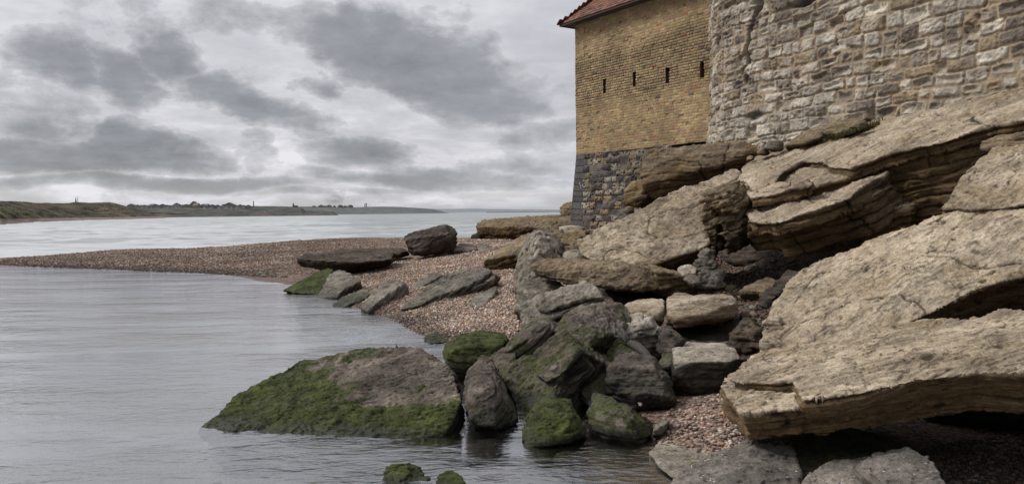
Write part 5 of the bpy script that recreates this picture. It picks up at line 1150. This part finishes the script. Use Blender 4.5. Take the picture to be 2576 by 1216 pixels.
land('headland', [(640, 520), (750, 519), (790, 518.6), (830, 518.5), (850, 520), (884, 521), (920, 520), (960, 519), (1009, 520), (1059, 523), (1086, 525), (1106, 530), (1129, 535.5), (1140, 538)], 2100, 2500, [(640, 2100), (1140, 2100)], M_L3, 2.0, 3, 0.10)
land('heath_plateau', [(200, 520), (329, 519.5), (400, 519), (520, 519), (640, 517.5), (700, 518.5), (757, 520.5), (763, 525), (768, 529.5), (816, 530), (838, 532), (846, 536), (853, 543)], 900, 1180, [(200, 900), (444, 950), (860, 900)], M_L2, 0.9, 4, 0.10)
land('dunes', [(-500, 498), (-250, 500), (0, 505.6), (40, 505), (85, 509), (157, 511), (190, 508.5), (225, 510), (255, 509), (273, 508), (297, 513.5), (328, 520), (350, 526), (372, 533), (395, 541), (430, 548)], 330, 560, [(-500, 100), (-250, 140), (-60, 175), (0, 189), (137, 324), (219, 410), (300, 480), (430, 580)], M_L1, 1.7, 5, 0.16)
def brd(): return None

# houses of the far town
def wmat(name, c, rough=0.9):
    m, t = mat(name); g = t.n('ShaderNodeNewGeometry').outputs['Position']
    finish(t, t.mix(1.0, (*c, 1), t.ramp(t.noise(g, 0.8, 3, 0.5), [(0.3, 0.85), (0.7, 1.1)]), 'MULTIPLY'), rough); return m
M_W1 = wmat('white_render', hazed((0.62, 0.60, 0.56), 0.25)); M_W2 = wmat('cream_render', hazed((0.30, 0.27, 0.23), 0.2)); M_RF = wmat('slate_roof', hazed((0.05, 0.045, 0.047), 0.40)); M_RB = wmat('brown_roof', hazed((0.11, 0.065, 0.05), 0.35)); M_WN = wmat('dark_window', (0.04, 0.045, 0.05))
def house_parts(w, dp, hw, hr):
    """gable end towards the viewer"""
    a, b = w / 2, dp / 2
    wall = pydata([(-a, -b, 0), (a, -b, 0), (a, b, 0), (-a, b, 0), (-a, -b, hw), (a, -b, hw), (a, b, hw), (-a, b, hw), (0, -b, hw + hr), (0, b, hw + hr)],
                  [(0, 1, 5, 8, 4), (2, 3, 7, 9, 6), (1, 2, 6, 5), (3, 0, 4, 7)])
    e = 0.4; k = hr / a
    rv = []
    for y_ in (-b - e, b + e):
        rv += [(-a - e, y_, hw - e * k + .15), (0, y_, hw + hr + .15), (a + e, y_, hw - e * k + .15), (a + e, y_, hw - e * k - .2), (0, y_, hw + hr - .2), (-a - e, y_, hw - e * k - .2)]
    roof = pydata(rv, [(0, 1, 4, 5), (1, 2, 3, 4), (11, 10, 7, 6), (10, 9, 8, 7), (0, 6, 7, 1), (1, 7, 8, 2), (5, 4, 10, 11), (4, 3, 9, 10), (0, 5, 11, 6), (2, 8, 9, 3)])
    win = []
    fw = []
    for (wx, wz) in ((-a * .45, hw * .5), (a * .45, hw * .5), (0, hw + hr * .25)):
        i0 = len(win); win += [(wx - .5, -b - .05, wz - .6), (wx + .5, -b - .05, wz - .6), (wx + .5, -b - .05, wz + .6), (wx - .5, -b - .05, wz + .6)]; fw.append((i0, i0 + 1, i0 + 2, i0 + 3))
    return wall, roof, (win, fw)
kinds = []
for (w, dp, hw, hr, mw, mr) in [(8, 12, 3, 4.2, M_W1, M_RF), (13, 8, 3.5, 3.2, M_W2, M_RF), (9, 11, 3.2, 4.2, M_W2, M_RB), (7, 11, 2.6, 4.0, M_W1, M_RB), (18, 10, 5.5, 4, M_W2, M_RF)]:
    kinds.append((house_parts(w, dp, hw, hr), mw, mr, w, hw, hr))
def house(u, v, y_, kind, rz, label, sc=1.0):
    (wall, roof, (wv_, wf_)), mw, mr, w, hw, hr = kinds[kind]
    p = W(u, v, y_)
    e = empty('house', p, label, 'house', 'houses of the distant seaside town'); e.rotation_euler = (0, 0, rz); e.scale = (sc, sc, sc)
    o = bpy.data.objects.new('wall', wall); C.objects.link(o); o.parent = e
    if not wall.materials: wall.materials.append(mw)
    o = bpy.data.objects.new('roof', roof); C.objects.link(o); o.parent = e
    if not roof.materials: roof.materials.append(mr)
hl = random.Random(12)
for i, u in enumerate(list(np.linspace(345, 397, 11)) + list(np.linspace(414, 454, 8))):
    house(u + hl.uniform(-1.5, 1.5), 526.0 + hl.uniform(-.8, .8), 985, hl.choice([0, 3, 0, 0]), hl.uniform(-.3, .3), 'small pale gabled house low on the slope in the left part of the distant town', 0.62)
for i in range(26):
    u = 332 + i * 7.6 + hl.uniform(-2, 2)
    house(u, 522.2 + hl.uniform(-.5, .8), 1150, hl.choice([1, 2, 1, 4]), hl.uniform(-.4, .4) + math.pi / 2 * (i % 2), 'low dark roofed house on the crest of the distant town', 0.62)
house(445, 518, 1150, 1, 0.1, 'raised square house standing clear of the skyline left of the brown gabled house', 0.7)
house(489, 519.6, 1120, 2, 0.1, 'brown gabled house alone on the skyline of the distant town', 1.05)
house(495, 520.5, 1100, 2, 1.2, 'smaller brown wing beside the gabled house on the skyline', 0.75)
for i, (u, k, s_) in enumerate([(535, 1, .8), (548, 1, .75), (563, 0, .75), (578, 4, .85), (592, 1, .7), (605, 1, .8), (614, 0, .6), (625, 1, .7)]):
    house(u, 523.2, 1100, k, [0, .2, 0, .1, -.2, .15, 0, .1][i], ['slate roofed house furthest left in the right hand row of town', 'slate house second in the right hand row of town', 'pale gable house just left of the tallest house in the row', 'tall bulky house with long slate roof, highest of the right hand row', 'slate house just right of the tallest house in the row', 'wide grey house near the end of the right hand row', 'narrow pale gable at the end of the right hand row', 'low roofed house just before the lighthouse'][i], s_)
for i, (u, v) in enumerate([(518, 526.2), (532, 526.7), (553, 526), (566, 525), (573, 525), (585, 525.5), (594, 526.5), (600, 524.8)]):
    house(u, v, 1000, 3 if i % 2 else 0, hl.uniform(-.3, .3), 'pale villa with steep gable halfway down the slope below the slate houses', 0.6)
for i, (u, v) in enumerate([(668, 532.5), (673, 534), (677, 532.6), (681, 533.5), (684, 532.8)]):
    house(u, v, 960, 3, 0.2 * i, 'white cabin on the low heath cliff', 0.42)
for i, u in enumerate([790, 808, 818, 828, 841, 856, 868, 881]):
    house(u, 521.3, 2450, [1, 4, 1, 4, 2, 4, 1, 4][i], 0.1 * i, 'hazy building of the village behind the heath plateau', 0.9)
# towers and masts
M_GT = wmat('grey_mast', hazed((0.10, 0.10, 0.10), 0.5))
def mast(name, label, cat, u, v0, v1, y_, r0, r1, cap=None):
    p0 = W(u, v0, y_); p1 = W(u, v1, y_); hgt = p1[2] - p0[2]
    e = empty(name, p0, label, cat); bm = bmesh.new()
    bmesh.ops.create_cone(bm, cap_ends=True, segments=10, radius1=r0, radius2=r1, depth=hgt, matrix=Matrix.Translation((0, 0, hgt / 2)))
    o = bpy.data.objects.new('shaft', bm_mesh(bm)); C.objects.link(o); o.data.materials.append(M_GT); o.parent = e
    if cap:
        bm = bmesh.new(); bmesh.ops.create_cone(bm, cap_ends=True, segments=10, radius1=cap[0], radius2=cap[1], depth=cap[2], matrix=Matrix.Translation((0, 0, hgt + cap[2] / 2)))
        o = bpy.data.objects.new('cap', bm_mesh(bm)); C.objects.link(o); o.data.materials.append(M_GT); o.parent = e
    return e
mast('lighthouse', 'slim white grey lighthouse tower rising alone right of the slate houses', 'lighthouse', 638, 520, 507.5, 1150, 0.9, 0.6, (1.0, 0.2, 1.6))
mast('radio_mast', 'thicker of two radio masts on the dunes skyline', 'mast', 191, 512, 496, 560, 0.7, 0.15)
mast('radio_mast', 'thinner taller radio mast just right of the thicker one', 'mast', 196, 512, 494, 560, 0.25, 0.12)
def spire(u, y_):
    p = W(u, 520.5, y_); e = empty('church', p, 'small church with pointed spire on the distant plain', 'church')
    bm = bmesh.new(); box_bm(bm, (3, 0, 1), (7, 4, 3)); box_bm(bm, (0, 0, 1.5), (2, 2, 4)); o = bpy.data.objects.new('nave', bm_mesh(bm)); C.objects.link(o); o.data.materials.append(M_GT); o.parent = e
    bm = bmesh.new(); bmesh.ops.create_cone(bm, cap_ends=True, segments=4, radius1=1.6, radius2=0.05, depth=3.6, matrix=Matrix.Translation((0, 0, 5.2)))
    o = bpy.data.objects.new('spire', bm_mesh(bm)); C.objects.link(o); o.data.materials.append(M_GT); o.parent = e
spire(738, 1170)
p = W(920, 520.8, 2450); e = empty('water_tower', p, 'twin legged grey tower on the hazy headland', 'tower')
bm = bmesh.new(); box_bm(bm, (-2.4, 0, 5), (2.0, 3, 12)); o = bpy.data.objects.new('leg', bm_mesh(bm)); C.objects.link(o); o.data.materials.append(M_GT); o.parent = e
bm = bmesh.new(); box_bm(bm, (2.4, 0, 5), (2.0, 3, 12)); o = bpy.data.objects.new('leg', bm_mesh(bm)); C.objects.link(o); o.data.materials.append(M_GT); o.parent = e
bm = bmesh.new(); box_bm(bm, (0, 0, 11.5), (6.6, 3.4, 1.6)); o = bpy.data.objects.new('tank', bm_mesh(bm)); C.objects.link(o); o.data.materials.append(M_GT); o.parent = e
# breakwater
pa, pb_ = W(1223, 533.0, 3000), W(1420, 531.3, 3000)
bm = bmesh.new(); box_bm(bm, ((pa[0] + pb_[0]) / 2, 3000, 0.6), (pb_[0] - pa[0], 12, 3.2)); o = obj('breakwater', bm_mesh(bm), M_GT, None, ((pa[0] + pb_[0]) / 2, 3000, -1)); tag(o, 'long thin dark breakwater on the horizon below the far hills', 'breakwater')
# smoke
bm = bmesh.new(); c0 = W(838, 503, 2650); c1 = W(880, 500, 2650)
bmesh.ops.create_icosphere(bm, subdivisions=3, radius=1, matrix=Matrix.Translation(Vector(list(map(float, W(853, 500, 2650))))) @ Matrix.Diagonal((62, 24, 42, 1)))
m, t = mat('smoke'); g = t.n('ShaderNodeNewGeometry').outputs['Position']
cc = W(853, 500, 2650)
rel = t.vmath('MULTIPLY', t.vmath('SUBTRACT', g, tuple(float(q) for q in cc)), (1 / 62, 1 / 24, 1 / 42))
ln_ = t.vmath('LENGTH', rel); dn = t.math('MULTIPLY', t.maprange(t.noise(g, 0.022, 5, 0.65, 0.5), 0.46, 0.68), t.maprange(ln_, 1.0, 0.3))
vol = t.n('ShaderNodeVolumePrincipled'); vol.inputs['Color'].default_value = (0.12, 0.12, 0.125, 1); t.set(vol.inputs['Density'], t.math('MULTIPLY', dn, 0.035)); vol.inputs['Anisotropy'].default_value = 0.2
ot = t.n('ShaderNodeOutputMaterial'); t.t.links.new(vol.outputs[0], ot.inputs['Volume']); m.cycles.volume_step_rate = 1.0
sm = obj('smoke', bm_mesh(bm), m, None, cc); tag(sm, 'thin dark smoke drifting up behind the headland village', 'smoke', kind='stuff')

# ------------------------------------------------------------------ sky and light
w = bpy.data.worlds.new('World'); SC.world = w; w.use_nodes = True
t = NT(w.node_tree)
dirv = t.n('ShaderNodeTexCoord').outputs['Generated']
sp = t.n('ShaderNodeSeparateXYZ', i={0: dirv})
az = t.math('ARCTAN2', sp.outputs[0], sp.outputs[1]); el = t.math('ARCSINE', sp.outputs[2])
# cloud layer: direction projected on a level sheet
zc = t.math('MAXIMUM', sp.outputs[2], 0.0)
den = t.math('ADD', zc, 0.14)
cv_ = t.n('ShaderNodeCombineXYZ', i={0: t.math('DIVIDE', sp.outputs[0], den), 1: t.math('DIVIDE', sp.outputs[1], den), 2: 0.0}).outputs[0]
ae = t.n('ShaderNodeCombineXYZ', i={0: az, 1: t.math('MULTIPLY', el, 1.6), 2: 0.0}).outputs[0]
wn = t.n('ShaderNodeTexNoise'); t.set(wn.inputs['Vector'], ae); wn.inputs['Scale'].default_value = 7.5; wn.inputs['Detail'].default_value = 9; wn.inputs['Roughness'].default_value = 0.6
wsep = t.n('ShaderNodeSeparateXYZ', i={0: wn.outputs['Color']})
azw = t.math('ADD', az, t.math('MULTIPLY', t.math('SUBTRACT', wsep.outputs[0], 0.5), 0.16))
elw = t.math('ADD', el, t.math('MULTIPLY', t.math('SUBTRACT', wsep.outputs[1], 0.5), t.maprange(el, 0.0, 0.2, 0.02, 0.10)))
def blob(u, v, ru, rv, amp, tilt=0.0):
    d_ = ray(u, v); a0 = math.atan2(d_[0], d_[1]); e0 = math.atan2(d_[2], math.hypot(d_[0], d_[1]))
    dx = t.math('SUBTRACT', azw, a0); dy = t.math('SUBTRACT', elw, e0)
    ct_, st_ = math.cos(tilt), math.sin(tilt)
    xr = t.math('MULTIPLY', t.math('ADD', t.math('MULTIPLY', dx, ct_), t.math('MULTIPLY', dy, st_)), F_PX / (ru * 1.15))
    yr_ = t.math('MULTIPLY', t.math('SUBTRACT', t.math('MULTIPLY', dy, ct_), t.math('MULTIPLY', dx, st_)), F_PX / (rv * 1.18))
    r2 = t.math('ADD', t.math('MULTIPLY', xr, xr), t.math('MULTIPLY', yr_, yr_))
    return t.math('MULTIPLY', t.maprange(r2, 1.7, 0.1), amp)
BL = [(983, 120, 230, 85, .9, -.2), (1150, 232, 190, 62, .85, -.25), (310, 185, 90, 48, .75, -.3), (140, 150, 85, 52, .6, -.3), (430, 140, 75, 60, .7, -.5), (600, 245, 160, 42, .75, -.35), (735, 300, 90, 32, .7, -.2),
      (345, 350, 85, 55, .8, 0), (120, 392, 290, 30, 1.0, 0), (100, 300, 120, 60, .45, -.2), (808, 215, 42, 30, .55, -.3), (480, 458, 230, 16, .75, 0), (905, 390, 130, 30, .65, -.1), (635, 385, 55, 34, .5, 0), (1080, 448, 260, 22, .7, -.05),
      (1370, 340, 110, 40, .5, 0), (700, 20, 400, 36, .35, .05), (100, 455, 160, 14, .6, 0), (1300, 250, 100, 60, .35, 0), (850, 478, 200, 9, .4, 0), (1250, 420, 160, 30, .3, 0)]
acc = None
for b_ in BL:
    x_ = blob(*b_); acc = x_ if acc is None else t.math('MAXIMUM', acc, x_)
n1 = t.noise(cv_, 0.9, 7, 0.6, 0.3); n2 = t.noise(ae, 13, 9, 0.6, 0.1); n3 = t.noise(t.n('ShaderNodeCombineXYZ', i={0: az, 1: t.math('MULTIPLY', el, 4.0), 2: 3.0}).outputs[0], 9, 6, 0.6, 0.2)
n2b = t.noise(ae, 21, 8, 0.62, 0.4)
cm_ = t.n('ShaderNodeMapRange', interpolation_type='SMOOTHSTEP'); t.set(cm_.inputs[0], t.math('ADD', acc, t.math('MULTIPLY', t.math('SUBTRACT', n2, 0.5), 1.5)))
cm_.inputs[1].default_value = 0.0; cm_.inputs[2].default_value = 0.64
den_ = t.math('ADD', t.math('MULTIPLY', t.math('MULTIPLY', cm_.outputs[0], t.math('ADD', t.math('MULTIPLY', acc, 0.62), t.math('MULTIPLY', n2b, 0.55))), 0.72), t.math('ADD', t.math('MULTIPLY', t.math('SUBTRACT', n1, 0.5), 0.85), t.math('MULTIPLY', t.math('SUBTRACT', n2, 0.5), 0.45)))
den_ = t.math('ADD', den_, t.math('MULTIPLY', t.math('SUBTRACT', n3, 0.5), t.maprange(el, 0.22, 0.02, 0.3, 1.2)))
rim = t.math('SUBTRACT', cm_.outputs[0], 0.12); rim = t.math('EXPONENT', t.math('MULTIPLY', t.math('MULTIPLY', rim, rim), -60.0))
dens = t.math('SUBTRACT', t.math('ADD', den_, 0.22), t.math('MULTIPLY', rim, 0.07), clamp=True)
sky_c = t.ramp(dens, [(0.0, (0.90, 0.89, 0.935)), (0.2, (0.69, 0.685, 0.735)), (0.42, (0.53, 0.535, 0.57)), (0.68, (0.36, 0.37, 0.40)), (0.95, (0.26, 0.268, 0.295))])
# towards the right the veil is thinner and flatter; low bright warm band
rgt_ = t.maprange(az, -0.12, 0.12)
sky_c = t.mix(t.math('MULTIPLY', rgt_, 0.45), sky_c, (0.45, 0.475, 0.51))
hb = t.math('MULTIPLY', t.maprange(el, 0.055, 0.012), t.maprange(n3, 0.42, 0.62))
sky_c = t.mix(t.math('MULTIPLY', hb, 0.55), sky_c, (0.62, 0.605, 0.575))
hz = t.maprange(el, 0.018, 0.0); sky_c = t.mix(t.math('MULTIPLY', hz, 0.65), sky_c, (0.46, 0.48, 0.50))
# brighter cover high overhead
zen = t.maprange(el, R(22), R(60), 1.0, 1.15)
sky_c = t.mix(1.0, sky_c, t.n('ShaderNodeCombineXYZ', i={0: zen, 1: zen, 2: zen}).outputs[0], 'MULTIPLY')
SUN_EL, SUN_AZ = R(47), R(-82)      # sun up and to the left, ahead of the viewer
ns_ = t.n('ShaderNodeTexSky', sky_type='NISHITA'); ns_.sun_disc = False; ns_.sun_elevation = SUN_EL; ns_.sun_rotation = SUN_AZ
nsk = t.mix(1.0, ns_.outputs[0], (0.08, 0.08, 0.08), 'MULTIPLY')
fin = t.mix(0.95, nsk, sky_c)
bk_ = t.math('MULTIPLY', t.maprange(t.math('ABSOLUTE', az), 1.0, 1.7), t.maprange(el, R(32), R(12)))   # low sky behind darkened to cut fill light, as unseen land and walls
fin = t.mix(t.math('MULTIPLY', bk_, 0.82), fin, (0.05, 0.048, 0.042))
bg = t.n('ShaderNodeBackground'); t.set(bg.inputs[0], fin); bg.inputs[1].default_value = 0.94
ow = t.n('ShaderNodeOutputWorld'); t.t.links.new(bg.outputs[0], ow.inputs[0])
w.cycles.sampling_method = 'MANUAL'; w.cycles.sample_map_resolution = 512
sl = bpy.data.lights.new('sun', 'SUN'); so = bpy.data.objects.new('sun', sl); C.objects.link(so)
sl.energy = 2.9; sl.angle = R(20); sl.color = (1.0, 0.97, 0.92)
sd_ = Vector((math.cos(SUN_EL) * math.sin(SUN_AZ), math.cos(SUN_EL) * math.cos(SUN_AZ), math.sin(SUN_EL)))
so.rotation_euler = sd_.to_track_quat('Z', 'Y').to_euler(); so.location = (-10, 5, 20)
